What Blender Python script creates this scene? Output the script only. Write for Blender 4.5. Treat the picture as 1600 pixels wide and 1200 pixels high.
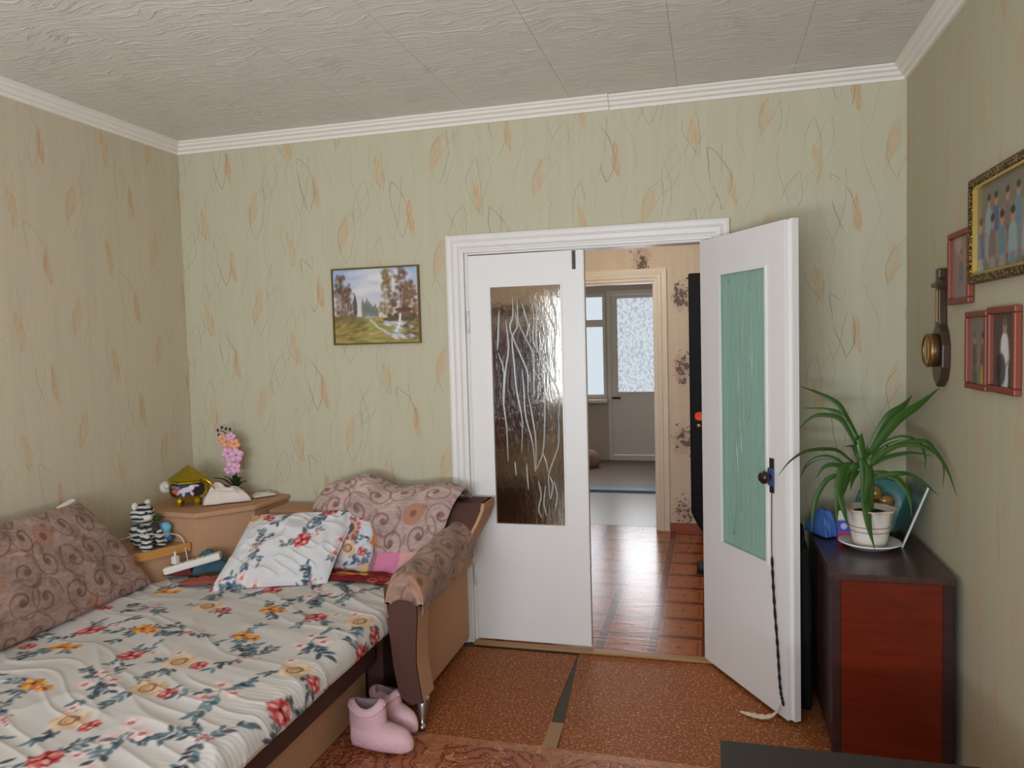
import bpy, bmesh, math, random
import numpy as np
from mathutils import Vector, Matrix

for o in list(bpy.data.objects):
    bpy.data.objects.remove(o, do_unlink=True)
SC = bpy.context.scene
COL = SC.collection
random.seed(7)
RNG = np.random.default_rng(11)

# ------------------------------------------------------------------ camera, light, exposure
F_PX, YAW, PITCH, ROLL, CAM_H = 1175.54, 0.2594, 0.0568, -0.0269, 1.5566
cy_, sy_ = math.cos(YAW), math.sin(YAW)
fwd = Vector((-sy_*math.cos(PITCH), cy_*math.cos(PITCH), -math.sin(PITCH)))
rgt = Vector((cy_, sy_, 0)); upv = rgt.cross(fwd)
r2 = math.cos(ROLL)*rgt + math.sin(ROLL)*upv
u2 = -math.sin(ROLL)*rgt + math.cos(ROLL)*upv
camd = bpy.data.cameras.new('camera'); cam = bpy.data.objects.new('camera', camd); COL.objects.link(cam)
mw = Matrix((r2, u2, -fwd)).transposed().to_4x4(); mw.translation = Vector((0, 0, CAM_H)); cam.matrix_world = mw
camd.sensor_fit = 'HORIZONTAL'; camd.sensor_width = 36.0; camd.lens = 36.0*F_PX/1600.0
camd.clip_start = 0.05; camd.clip_end = 100
SC.camera = cam

world = bpy.data.worlds.new('overcast_sky'); SC.world = world; world.use_nodes = True
bg = world.node_tree.nodes['Background']
bg.inputs['Color'].default_value = (0.86, 0.92, 1.0, 1); bg.inputs['Strength'].default_value = 0.86

def area(name, loc, rot, sx, sy, power, col):
    d = bpy.data.lights.new(name, 'AREA'); d.shape = 'RECTANGLE'; d.size = sx; d.size_y = sy
    d.energy = power; d.color = col
    o = bpy.data.objects.new(name, d); COL.objects.link(o); o.location = loc; o.rotation_euler = rot
    return o
# daylight in the room's window (behind the camera) and in the kitchen's window and balcony door
area('room_window_daylight', (-0.80, -1.22, 1.52), (math.radians(92), 0, 0), 2.1, 1.3, 48, (0.83, 0.95, 1.12))
# added fill lamp aimed upward by the window to brighten the ceiling
area('ceiling_fill_light', (-0.80, -1.12, 1.00), (math.radians(150), 0, 0), 2.1, 0.4, 88, (0.93, 0.98, 1.06))
area('kitchen_window_daylight', (-1.78, 9.52, 1.46), (math.radians(-90), 0, 0), 0.8, 1.2, 11, (0.92, 0.96, 1.0))
area('balcony_door_daylight', (-0.89, 9.50, 1.46), (math.radians(-90), 0, 0), 0.5, 1.15, 11, (0.92, 0.96, 1.0))

SC.view_settings.view_transform = 'Standard'; SC.view_settings.look = 'None'
SC.view_settings.gamma = 1.0; SC.view_settings.exposure = 0.0
SC.view_settings.use_curve_mapping = False

# ------------------------------------------------------------------ helpers
L, R, D = -2.865, 0.833, 3.654
CEIL, YF = 2.70, -1.30
def lin(c):
    c = np.asarray(c, float)/255.0
    return np.where(c <= 0.04045, c/12.92, ((c+0.055)/1.055)**2.4)
def l4(c): return tuple(lin(c)) + (1.0,)

class NB:
    """small expression builder over shader nodes"""
    def __init__(s, mat): s.nt = mat.node_tree; s.n = s.nt.nodes; s.l = s.nt.links
    def put(s, sock, v):
        if v is None: return
        if isinstance(v, bpy.types.NodeSocket): s.l.new(v, sock)
        else: sock.default_value = v
    def m(s, op, a, b=None, c=None):
        n = s.n.new('ShaderNodeMath'); n.operation = op
        s.put(n.inputs[0], a); s.put(n.inputs[1], b); s.put(n.inputs[2], c); return n.outputs[0]
    def add(s, a, b): return s.m('ADD', a, b)
    def sub(s, a, b): return s.m('SUBTRACT', a, b)
    def mul(s, a, b): return s.m('MULTIPLY', a, b)
    def sm(s, v, lo, hi):
        n = s.n.new('ShaderNodeMapRange'); n.interpolation_type = 'SMOOTHSTEP'
        s.put(n.inputs['Value'], v); n.inputs['From Min'].default_value = lo; n.inputs['From Max'].default_value = hi
        return n.outputs[0]
    def mr(s, v, a, b, c, d):
        n = s.n.new('ShaderNodeMapRange'); s.put(n.inputs['Value'], v)
        for k, x in zip(('From Min','From Max','To Min','To Max'), (a, b, c, d)): n.inputs[k].default_value = x
        return n.outputs[0]
    def mix(s, f, a, b):
        n = s.n.new('ShaderNodeMix'); n.data_type = 'RGBA'
        s.put(n.inputs[0], f); s.put(n.inputs[6], a); s.put(n.inputs[7], b); return n.outputs[2]
    def coord(s, kind='Object'): return s.n.new('ShaderNodeTexCoord').outputs[kind]
    def xyz(s, v):
        n = s.n.new('ShaderNodeSeparateXYZ'); s.put(n.inputs[0], v); return n.outputs
    def comb(s, x, y, z):
        n = s.n.new('ShaderNodeCombineXYZ'); s.put(n.inputs[0], x); s.put(n.inputs[1], y); s.put(n.inputs[2], z); return n.outputs[0]
    def scale(s, v, sc):
        n = s.n.new('ShaderNodeMapping'); s.put(n.inputs[0], v); n.inputs['Scale'].default_value = sc; return n.outputs[0]
    def noise(s, v, scale, detail=2, rough=0.5, dist=0.0, out=0):
        n = s.n.new('ShaderNodeTexNoise'); s.put(n.inputs['Vector'], v); n.inputs['Scale'].default_value = scale
        n.inputs['Detail'].default_value = detail; n.inputs['Roughness'].default_value = rough
        n.inputs['Distortion'].default_value = dist; return n.outputs[out]
    def vor(s, v, scale, feature='F1', out='Distance', rand=1.0):
        n = s.n.new('ShaderNodeTexVoronoi'); n.feature = feature; s.put(n.inputs['Vector'], v)
        n.inputs['Scale'].default_value = scale; n.inputs['Randomness'].default_value = rand; return n.outputs[out]
    def bump(s, h, strength, dist=0.01):
        n = s.n.new('ShaderNodeBump'); s.put(n.inputs['Height'], h); n.inputs['Strength'].default_value = strength
        n.inputs['Distance'].default_value = dist; return n.outputs[0]

def newmat(name, col=(200, 200, 200), rough=0.6, metal=0.0, spec=None, **kw):
    m = bpy.data.materials.new(name); m.use_nodes = True
    b = m.node_tree.nodes['Principled BSDF']
    b.inputs['Base Color'].default_value = l4(col); b.inputs['Roughness'].default_value = rough
    b.inputs['Metallic'].default_value = metal
    if spec is not None: b.inputs['Specular IOR Level'].default_value = spec
    for k, v in kw.items(): b.inputs[k.replace('_', ' ')].default_value = v
    return m
def bsdf(m): return m.node_tree.nodes['Principled BSDF']

def grainy(name, col, rough=0.6, var=0.12, scale=30.0, stretch=(1, 1, 1), bump=0.0, metal=0.0, bscale=None, spec=None):
    """plain coloured surface with slight procedural variation"""
    m = newmat(name, col, rough, metal, spec); nb = NB(m); c = nb.scale(nb.coord(), stretch)
    f = nb.noise(c, scale, 4, 0.6)
    a = lin(col); nb.l.new(nb.mix(f, tuple(a*(1-var)) + (1,), tuple(np.minimum(a*(1+var), 1)) + (1,)), bsdf(m).inputs['Base Color'])
    if bump: nb.l.new(nb.bump(nb.noise(c, bscale or scale*3, 3), bump, 0.004), bsdf(m).inputs['Normal'])
    return m
def vcol_mat(name, rough=0.85, bump=0.0, bscale=400, sheen=0.0):
    m = newmat(name, (200, 200, 200), rough, spec=0.25); nb = NB(m)
    a = m.node_tree.nodes.new('ShaderNodeAttribute'); a.attribute_name = 'Col'
    nb.l.new(a.outputs['Color'], bsdf(m).inputs['Base Color'])
    if bump: nb.l.new(nb.bump(nb.noise(nb.coord(), bscale, 2), bump, 0.002), bsdf(m).inputs['Normal'])
    if sheen: bsdf(m).inputs['Sheen Weight'].default_value = sheen
    return m

ROOT = {}
def tag(o, label=None, cat=None, group=None, kind=None):
    if label: o['label'] = label
    if cat: o['category'] = cat
    if group: o['group'] = group
    if kind: o['kind'] = kind
    return o
def thing(name, loc, label, cat, group=None, rz=0.0, kind=None):
    o = bpy.data.objects.new(name, None); COL.objects.link(o); o.location = loc; o.rotation_euler = (0, 0, rz)
    o.empty_display_size = 0.1
    ROOT[o.name] = (Vector(loc), rz); return tag(o, label, cat, group, kind)
def root_of(p):
    while p.parent: p = p.parent
    return p
def mesh(name, V, Fc, mat=None, parent=None, local=False, smooth=False, colors=None, label=None):
    """V in world coordinates (or the thing's own if local)"""
    V = np.asarray(V, float)
    if parent is not None and not local:
        lo, rz = ROOT.get(root_of(parent).name, (Vector((0, 0, 0)), 0.0))
        V = V - np.array(lo)
        if rz:
            c, s = math.cos(-rz), math.sin(-rz); V = np.stack([V[:, 0]*c - V[:, 1]*s, V[:, 0]*s + V[:, 1]*c, V[:, 2]], 1)
    me = bpy.data.meshes.new(name); me.from_pydata(V.tolist(), [], [list(f) for f in Fc]); me.update()
    if colors is not None:
        at = me.color_attributes.new('Col', 'FLOAT_COLOR', 'POINT')
        at.data.foreach_set('color', np.concatenate([colors, np.ones((len(colors), 1))], 1).astype(np.float32).ravel())
    if smooth: me.polygons.foreach_set('use_smooth', [True]*len(me.polygons))
    o = bpy.data.objects.new(name, me); COL.objects.link(o)
    if mat: me.materials.append(mat)
    if parent is not None: o.parent = parent
    if label: o['label'] = label
    return o
def fix_normals(o):
    bm = bmesh.new(); bm.from_mesh(o.data); bmesh.ops.recalc_face_normals(bm, faces=bm.faces); bm.to_mesh(o.data); bm.free(); return o

BOXF = [(0, 3, 2, 1), (4, 5, 6, 7), (0, 1, 5, 4), (1, 2, 6, 5), (2, 3, 7, 6), (3, 0, 4, 7)]
def boxv(x0, x1, y0, y1, z0, z1):
    return [(x0, y0, z0), (x1, y0, z0), (x1, y1, z0), (x0, y1, z0), (x0, y0, z1), (x1, y0, z1), (x1, y1, z1), (x0, y1, z1)]
def join(parts):
    V, Fc = [], []
    for v, f in parts:
        n = len(V); V += [tuple(p) for p in v]; Fc += [tuple(i+n for i in q) for q in f]
    return V, Fc
def boxes(*bs): return join([(boxv(*b), BOXF) for b in bs])
def rbox(name, b, mat, parent=None, r=0.006, seg=2, local=False, label=None):
    o = mesh(name, boxv(*b), BOXF, mat, parent, local, label=label)
    if r:
        md = o.modifiers.new('bevel', 'BEVEL'); md.width = r; md.segments = seg; md.limit_method = 'ANGLE'
        o.data.polygons.foreach_set('use_smooth', [True]*len(o.data.polygons))
        md.harden_normals = True
    return o
def prism(poly, ax, a, b):
    """2-D polygon extruded along axis ax from a to b; poly coords are the two other axes in xyz order"""
    V = []
    for t in (a, b):
        for p in poly:
            q = list(p); q.insert(ax, t); V.append(tuple(q))
    n = len(poly); Fc = [tuple(range(n-1, -1, -1)), tuple(range(n, 2*n))]
    Fc += [(i, (i+1) % n, n+(i+1) % n, n+i) for i in range(n)]
    return V, Fc
def catmull(P, n):
    P = [np.array(p, float) for p in P]; P = [2*P[0]-P[1]] + P + [2*P[-1]-P[-2]]; out = []
    m = len(P)-3
    for k in range(n+1):
        t = k/n*m; i = min(int(t), m-1); t -= i
        a, b, c, d = P[i:i+4]
        out.append(0.5*((2*b) + (c-a)*t + (2*a-5*b+4*c-d)*t*t + (3*b-a-3*c+d)*t**3))
    return np.array(out)
def tube(path, rad, seg=8, cap=True):
    path = np.asarray(path, float); n = len(path); rad = np.broadcast_to(np.asarray(rad, float), (n,))
    T = np.gradient(path, axis=0); T /= np.linalg.norm(T, axis=1)[:, None] + 1e-12
    ref = np.array([0, 0, 1.0]) if abs(T[0][2]) < 0.9 else np.array([1.0, 0, 0])
    V, Fc = [], []; N = np.cross(T[0], ref); N /= np.linalg.norm(N)
    for i in range(n):
        N = N - T[i]*N.dot(T[i]); N /= np.linalg.norm(N) + 1e-12; B = np.cross(T[i], N)
        for k in range(seg):
            a = 2*math.pi*k/seg; V.append(path[i] + rad[i]*(math.cos(a)*N + math.sin(a)*B))
    for i in range(n-1):
        for k in range(seg):
            a, b = i*seg+k, i*seg+(k+1) % seg; Fc.append((a, b, b+seg, a+seg))
    if cap:
        Fc.append(tuple(range(seg-1, -1, -1))); Fc.append(tuple((n-1)*seg+k for k in range(seg)))
    return V, Fc
def lathe(prof, seg=32, c=(0, 0, 0), wob=None):
    V, Fc = [], []; n = len(prof)
    for k in range(seg):
        a = 2*math.pi*k/seg
        for i, (r, z) in enumerate(prof):
            rr = r*(1 + (wob(a, i) if wob else 0)); V.append((c[0]+rr*math.cos(a), c[1]+rr*math.sin(a), c[2]+z))
    for k in range(seg):
        for i in range(n-1):
            a, b = k*n+i, ((k+1) % seg)*n+i; Fc.append((a, b, b+1, a+1))
    return V, Fc
def gridf(nu, nv, off=0):
    return [(off+i*nv+j, off+(i+1)*nv+j, off+(i+1)*nv+j+1, off+i*nv+j+1) for i in range(nu-1) for j in range(nv-1)]
def vnoise(x, y, seed=0):
    g = np.random.default_rng(seed).random((64, 64))
    xi, yi = np.floor(x).astype(int), np.floor(y).astype(int); fx, fy = x-xi, y-yi
    fx = fx*fx*(3-2*fx); fy = fy*fy*(3-2*fy)
    a = g[xi % 64, yi % 64]; b = g[(xi+1) % 64, yi % 64]; c = g[xi % 64, (yi+1) % 64]; d = g[(xi+1) % 64, (yi+1) % 64]
    return (a*(1-fx)+b*fx)*(1-fy) + (c*(1-fx)+d*fx)*fy - 0.5
def ico(c, rx, ry, rz, sub=2):
    bm = bmesh.new(); bmesh.ops.create_icosphere(bm, subdivisions=sub, radius=1)
    V = [(c[0]+v.co.x*rx, c[1]+v.co.y*ry, c[2]+v.co.z*rz) for v in bm.verts]; bm.verts.index_update()
    Fc = [tuple(v.index for v in f.verts) for f in bm.faces]; bm.free(); return V, Fc

class Canvas:
    """flat print painted in metres, later carried by a mesh as a colour attribute"""
    def __init__(s, w, h, res, bgc):
        s.w, s.h, s.res = w, h, res; s.a = np.zeros((int(w/res)+2, int(h/res)+2, 3)); s.a[:] = lin(bgc)
    def win(s, x0, x1, y0, y1):
        i0, i1 = max(int(x0/s.res)-1, 0), min(int(x1/s.res)+2, s.a.shape[0]); j0, j1 = max(int(y0/s.res)-1, 0), min(int(y1/s.res)+2, s.a.shape[1])
        if i0 >= i1 or j0 >= j1: return None
        X, Y = np.meshgrid(np.arange(i0, i1)*s.res, np.arange(j0, j1)*s.res, indexing='ij'); return (slice(i0, i1), slice(j0, j1)), X, Y
    def blend(s, sl, mask, col, al=1.0):
        k = np.clip(mask, 0, 1)[..., None]*al; s.a[sl] = s.a[sl]*(1-k) + lin(col)*k
    def petal(s, cx, cy, ln, wd, ang, col, al=1.0, soft=None):
        """leaf/petal starting at (cx,cy), length ln, half-width wd, direction ang"""
        w = s.win(cx-ln*1.1-wd, cx+ln*1.1+wd, cy-ln*1.1-wd, cy+ln*1.1+wd)
        if w is None: return
        sl, X, Y = w; c, n = math.cos(ang), math.sin(ang); u = ((X-cx)*c+(Y-cy)*n)/ln; v = -(X-cx)*n+(Y-cy)*c
        pr = wd*4*u*(1-u)*(u > 0)*(u < 1); s.blend(sl, (pr-np.abs(v))/(soft or s.res)+0.5*(pr > 0), col, al)
    def ell(s, cx, cy, rx, ry, col, al=1.0, ang=0.0, soft=None):
        r = max(rx, ry)*1.2 + s.res; w = s.win(cx-r, cx+r, cy-r, cy+r)
        if w is None: return
        sl, X, Y = w; c, n = math.cos(ang), math.sin(ang); u = ((X-cx)*c+(Y-cy)*n)/rx; v = (-(X-cx)*n+(Y-cy)*c)/ry
        s.blend(sl, (1-np.hypot(u, v))*min(rx, ry)/(soft or s.res)+0.5, col, al)
    def ring(s, cx, cy, r, t, col, al=1.0):
        w = s.win(cx-r-t, cx+r+t, cy-r-t, cy+r+t)
        if w is None: return
        sl, X, Y = w; s.blend(sl, (t/2-np.abs(np.hypot(X-cx, Y-cy)-r))/s.res+0.5, col, al)
    def stroke(s, pts, wd, col, al=1.0):
        pts = np.asarray(pts, float)
        for p, q in zip(pts[:-1], pts[1:]):
            w = s.win(min(p[0], q[0])-wd, max(p[0], q[0])+wd, min(p[1], q[1])-wd, max(p[1], q[1])+wd)
            if w is None: continue
            sl, X, Y = w; d = q-p; t = np.clip(((X-p[0])*d[0]+(Y-p[1])*d[1])/(d.dot(d)+1e-12), 0, 1)
            s.blend(sl, (wd/2-np.hypot(X-p[0]-t*d[0], Y-p[1]-t*d[1]))/s.res+0.5, col, al)
    def rect(s, x0, x1, y0, y1, col, al=1.0):
        w = s.win(x0, x1, y0, y1)
        if w is None: return
        sl, X, Y = w; s.blend(sl, ((X >= x0) & (X <= x1) & (Y >= y0) & (Y <= y1)).astype(float), col, al)
    def sample(s, x, y):
        i = np.clip(np.asarray(x)/s.res, 0, s.a.shape[0]-1.001); j = np.clip(np.asarray(y)/s.res, 0, s.a.shape[1]-1.001)
        i0, j0 = i.astype(int), j.astype(int); fi, fj = (i-i0)[..., None], (j-j0)[..., None]
        return (s.a[i0, j0]*(1-fi)+s.a[i0+1, j0]*fi)*(1-fj) + (s.a[i0, j0+1]*(1-fi)+s.a[i0+1, j0+1]*fi)*fj

# ------------------------------------------------------------------ materials
def wallpaper(name, axis, lines, leafs, base, flip=1.0):
    m = newmat(name, base, 0.72, spec=0.3); nb = NB(m); co = nb.coord(); X = nb.xyz(co)
    u = nb.mul(X[axis], flip); v = X[2]; T = 0.53
    def wrapd(cx, cy):
        a = nb.sub(u, cx); k = nb.m('ROUND', nb.mul(a, 1/T)); du = nb.sub(a, nb.mul(k, T))
        b = nb.add(nb.sub(v, cy), nb.mul(k, 0.165)); dv = nb.sub(b, nb.mul(nb.m('ROUND', nb.mul(b, 1/T)), T)); return du, dv
    def rot(du, dv, ang, bend):
        c, s = math.cos(ang), math.sin(ang)
        a = nb.add(nb.mul(du, c), nb.mul(dv, s)); b = nb.sub(nb.mul(dv, c), nb.mul(du, s))
        if bend: a = nb.add(a, nb.mul(nb.mul(b, b), bend))
        return a, b
    streak = nb.noise(nb.scale(co, (26, 26, 1.3)), 1.0, 3, 0.6)
    col = nb.mix(streak, tuple(lin(base)*0.90)+(1,), tuple(np.minimum(lin(base)*1.08, 1))+(1,))
    brush = nb.mr(nb.noise(nb.scale(co, (70, 70, 16)), 1.0, 4, 0.65), 0.36, 0.62, 0.25, 1.0)
    # soft painted leaves
    for cx, cy, h, w, ang, bend, c, al in [
            (0.10, 0.12, 0.095, 0.021, 0.12, -1.2, (196, 150, 104), 0.85), (0.25, 0.43, 0.10, 0.030, -0.22, 0.8, (200, 158, 112), 0.62),
            (0.47, 0.20, 0.098, 0.021, 0.15, 1.5, (203, 158, 104), 0.75)]:
        a, b = rot(*wrapd(cx, cy), ang, bend); bb = nb.mul(b, 1/h); pr = nb.mul(nb.sub(1, nb.mul(bb, bb)), w)
        mk = nb.sm(nb.add(nb.sub(pr, nb.m('ABSOLUTE', a)), nb.mul(nb.sub(brush, 0.7), 0.012)), -0.002, 0.005)
        col = nb.mix(nb.mul(nb.mul(mk, brush), al*leafs), col, l4(c))
    # thin drawn outlines, veins and trailing stems
    tot = None
    def acc(x, wgt):
        nonlocal tot
        x = nb.mul(x, wgt); tot = x if tot is None else nb.m('MAXIMUM', tot, x)
    jig = nb.mul(nb.sub(nb.noise(co, 9.0, 2), 0.5), 0.035)
    def line(d, t=0.0014): return nb.sm(nb.m('ABSOLUTE', d), t*2.1, t*0.5)
    for cx, cy, h, w, ang, bend, wgt in [(0.05, 0.17, 0.15, 0.042, 0.22, 1.0, 0.9), (0.27, 0.41, 0.14, 0.046, -0.18, -0.8, 0.6),
                                         (0.45, 0.25, 0.15, 0.036, 0.10, -1.2, 0.55), (0.36, 0.05, 0.12, 0.040, -0.30, 0.6, 0.5)]:
        a, b = rot(*wrapd(cx, cy), ang, bend); a = nb.add(a, jig); bb = nb.mul(b, 1/h); ins = nb.sub(1, nb.mul(bb, bb))
        pr = nb.mul(ins, w); on = nb.sm(ins, -0.02, 0.08)
        acc(nb.mul(line(nb.sub(nb.m('ABSOLUTE', a), pr)), on), wgt)
        acc(nb.mul(line(nb.sub(a, nb.mul(b, 0.42)), 0.0011), on), wgt*0.8)
    for cx, amp, ph, wgt in [(0.16, 0.035, 0.0, 0.4), (0.33, 0.028, 2.1, 0.5), (0.50, 0.04, 4.0, 0.4)]:
        k = nb.m('ROUND', nb.mul(nb.sub(u, cx), 1/T))
        sn = nb.m('SINE', nb.add(nb.mul(nb.add(v, nb.mul(k, 0.165)), 2*math.pi/T), ph))
        d = nb.add(nb.sub(nb.sub(nb.sub(u, cx), nb.mul(k, T)), nb.mul(sn, amp)), jig); acc(line(d, 0.0012), wgt)
    brk = nb.sm(nb.noise(co, 6.0, 3), 0.36, 0.56)
    col = nb.mix(nb.mul(nb.mul(tot, brk), lines), col, l4((132, 118, 88)))
    nb.l.new(col, bsdf(m).inputs['Base Color'])
    nb.l.new(nb.bump(nb.noise(nb.scale(co, (300, 300, 40)), 1.0, 2), 0.08, 0.003), bsdf(m).inputs['Normal'])
    return m
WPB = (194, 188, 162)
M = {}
M['wp_back'] = wallpaper('wallpaper_back', 0, 0.85, 0.85, WPB)  # one wallpaper; base and line strength varied to follow each wall's light
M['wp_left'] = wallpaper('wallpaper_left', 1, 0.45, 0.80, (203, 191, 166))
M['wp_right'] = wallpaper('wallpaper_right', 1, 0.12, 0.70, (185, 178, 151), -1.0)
M['plaster'] = grainy('plaster', (190, 180, 165), 0.85, 0.06, 8)
M['white_paint'] = grainy('white_gloss_paint', (231, 229, 226), 0.38, 0.035, 6, (1, 1, 0.3), 0.04, bscale=40)
M['trim_paint'] = grainy('trim_white_paint', (226, 222, 216), 0.42, 0.05, 14, (1, 1, 0.4), 0.05, bscale=60)
M['cornice'] = grainy('cornice_foam', (232, 226, 216), 0.7, 0.03, 20, bump=0.08, bscale=130)
M['dark_gap'] = newmat('dark_gap', (40, 34, 28), 0.9)

def mk_ceiling():
    m = newmat('ceiling_tile', (216, 208, 196), 0.46, spec=0.45); nb = NB(m); co = nb.coord('Object')
    X = nb.xyz(nb.n.new('ShaderNodeNewGeometry').outputs['Position'])
    p = nb.comb(nb.mul(X[0], 5.2), nb.mul(X[1], 44.0), 0.0)
    wrp = nb.mul(nb.sub(nb.noise(nb.comb(X[0], X[1], 0), 3.0, 2), 0.5), 14.0)
    p2 = nb.comb(nb.mul(X[0], 6.5), nb.add(nb.mul(X[1], 62.0), wrp), 0.0)
    h = nb.noise(p2, 1.0, 4, 0.65); rid = nb.sm(h, 0.50, 0.68)
    patch = nb.mr(nb.noise(nb.comb(X[0], X[1], 3.0), 5.0, 3), 0.35, 0.65, 0.25, 1.0)
    hh = nb.mul(rid, patch)
    nb.l.new(nb.mix(nb.mul(hh, 0.9), l4((216, 210, 201)), l4((244, 241, 234))), bsdf(m).inputs['Base Color'])
    nb.l.new(nb.bump(nb.add(hh, nb.mul(h, 0.3)), 0.85, 0.010), bsdf(m).inputs['Normal'])
    return m
M['ceil'] = mk_ceiling()

def mk_lino():
    m = newmat('speckled_linoleum', (150, 90, 50), 0.5, spec=0.14); nb = NB(m); co = nb.coord()
    w = nb.noise(co, 22.0, 2, out=1)
    n2 = nb.n.new('ShaderNodeVectorMath'); n2.operation = 'MULTIPLY_ADD'; nb.l.new(w, n2.inputs[0]); n2.inputs[1].default_value = (0.03, 0.03, 0.0); nb.l.new(co, n2.inputs[2])
    fl = nb.sm(nb.noise(nb.scale(n2.outputs[0], (1, 1.3, 1)), 95.0, 2, 0.6), 0.56, 0.63)
    big = nb.noise(co, 3.5, 3)
    base = nb.mix(big, l4((134, 72, 38)), l4((158, 94, 54)))
    base = nb.mix(nb.mul(nb.noise(co, 40.0, 3), 0.55), base, l4((116, 58, 28)))
    nb.l.new(nb.mix(nb.mul(fl, 0.85), base, l4((214, 158, 106))), bsdf(m).inputs['Base Color'])
    nb.l.new(nb.mr(big, 0.3, 0.7, 0.44, 0.55), bsdf(m).inputs['Roughness'])
    return m
M['lino'] = mk_lino()
M['lino_strip'] = grainy('worn_linoleum_strip', (158, 118, 74), 0.45, 0.2, 60)
M['subfloor'] = grainy('dark_subfloor', (74, 66, 54), 0.7, 0.2, 20)

def mk_carved():
    m = newmat('carved_pattern_linoleum', (150, 80, 50), 0.40); nb = NB(m); co = nb.coord(); X = nb.xyz(co)
    T = 0.46
    fx = nb.sub(nb.m('FRACT', nb.mul(nb.add(X[0], 0.12), 1/T)), 0.5); fy = nb.sub(nb.m('FRACT', nb.mul(nb.add(X[1], 0.06), 1/T)), 0.5)
    wv = nb.mul(nb.sub(nb.noise(co, 9.0, 3), 0.5), 0.26)
    r = nb.add(nb.m('SQRT', nb.add(nb.mul(fx, fx), nb.mul(fy, fy))), wv)
    ln = nb.sm(nb.m('SINE', nb.mul(r, 62.0)), 0.35, 0.95)
    sw = nb.sm(nb.m('ABSOLUTE', nb.sub(nb.noise(co, 14.0, 2, 0.5, 1.2), 0.5)), 0.028, 0.006)
    edge = nb.sm(nb.m('MAXIMUM', nb.m('ABSOLUTE', fx), nb.m('ABSOLUTE', fy)), 0.42, 0.46)
    base = nb.mix(nb.noise(co, 9.0, 3), l4((152, 80, 50)), l4((176, 106, 70)))
    base = nb.mix(nb.mul(ln, 0.75), base, l4((104, 46, 28)))
    base = nb.mix(nb.mul(sw, 0.8), base, l4((84, 36, 22)))
    base = nb.mix(nb.mul(nb.sm(nb.m('ABSOLUTE', nb.sub(nb.noise(co, 14.0, 2, 0.5, 1.2), 0.56)), 0.03, 0.01), 0.6), base, l4((206, 150, 104)))
    base = nb.mix(nb.mul(edge, 0.4), base, l4((186, 132, 88)))
    nb.l.new(base, bsdf(m).inputs['Base Color']); return m
M['carved'] = mk_carved()

def mk_parquet():
    m = newmat('parquet_print_linoleum', (170, 95, 55), 0.22, spec=0.5); nb = NB(m); co = nb.coord(); X = nb.xyz(co)
    TX, TY = 0.262, 0.262
    fx = nb.m('ABSOLUTE', nb.sub(nb.m('FRACT', nb.mul(nb.add(X[0], 0.04), 1/TX)), 0.5)); fy = nb.m('ABSOLUTE', nb.sub(nb.m('FRACT', nb.mul(nb.add(X[1], 0.02), 1/TY)), 0.5))
    mx = nb.m('MAXIMUM', fx, fy)
    gr = nb.noise(nb.scale(co, (40, 8, 1)), 1.0, 3)
    base = nb.mix(gr, l4((150, 82, 48)), l4((184, 112, 70)))
    band = nb.sm(mx, 0.405, 0.425); inner = nb.mul(nb.sm(mx, 0.315, 0.33), nb.sm(mx, 0.36, 0.345))
    dia = nb.sm(nb.m('ABSOLUTE', nb.sub(fx, fy)), 0.03, 0.0)
    dot = nb.sm(nb.add(fx, nb.mul(fy, 1.4)), 0.10, 0.06)
    base = nb.mix(nb.mul(inner, 0.65), base, l4((128, 60, 34)))
    base = nb.mix(nb.mul(dia, 0.35), base, l4((222, 150, 104)))
    base = nb.mix(nb.mul(dot, 0.8), base, l4((84, 36, 24)))
    base = nb.mix(nb.mul(band, 0.85), base, l4((98, 44, 34)))
    nb.l.new(base, bsdf(m).inputs['Base Color'])
    nb.l.new(nb.bump(nb.noise(nb.scale(co, (6, 26, 1)), 1.0, 3), 0.22, 0.004), bsdf(m).inputs['Normal'])
    return m
M['parquet'] = mk_parquet()
M['grey_lino'] = grainy('grey_linoleum', (176, 170, 166), 0.30, 0.10, 8, (2, 10, 1), 0.15, bscale=14)
M['brown_lino'] = grainy('brown_kitchen_linoleum', (112, 92, 78), 0.45, 0.10, 10)
M['blue_paint'] = grainy('blue_paint', (92, 122, 146), 0.5, 0.1, 20)

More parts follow.
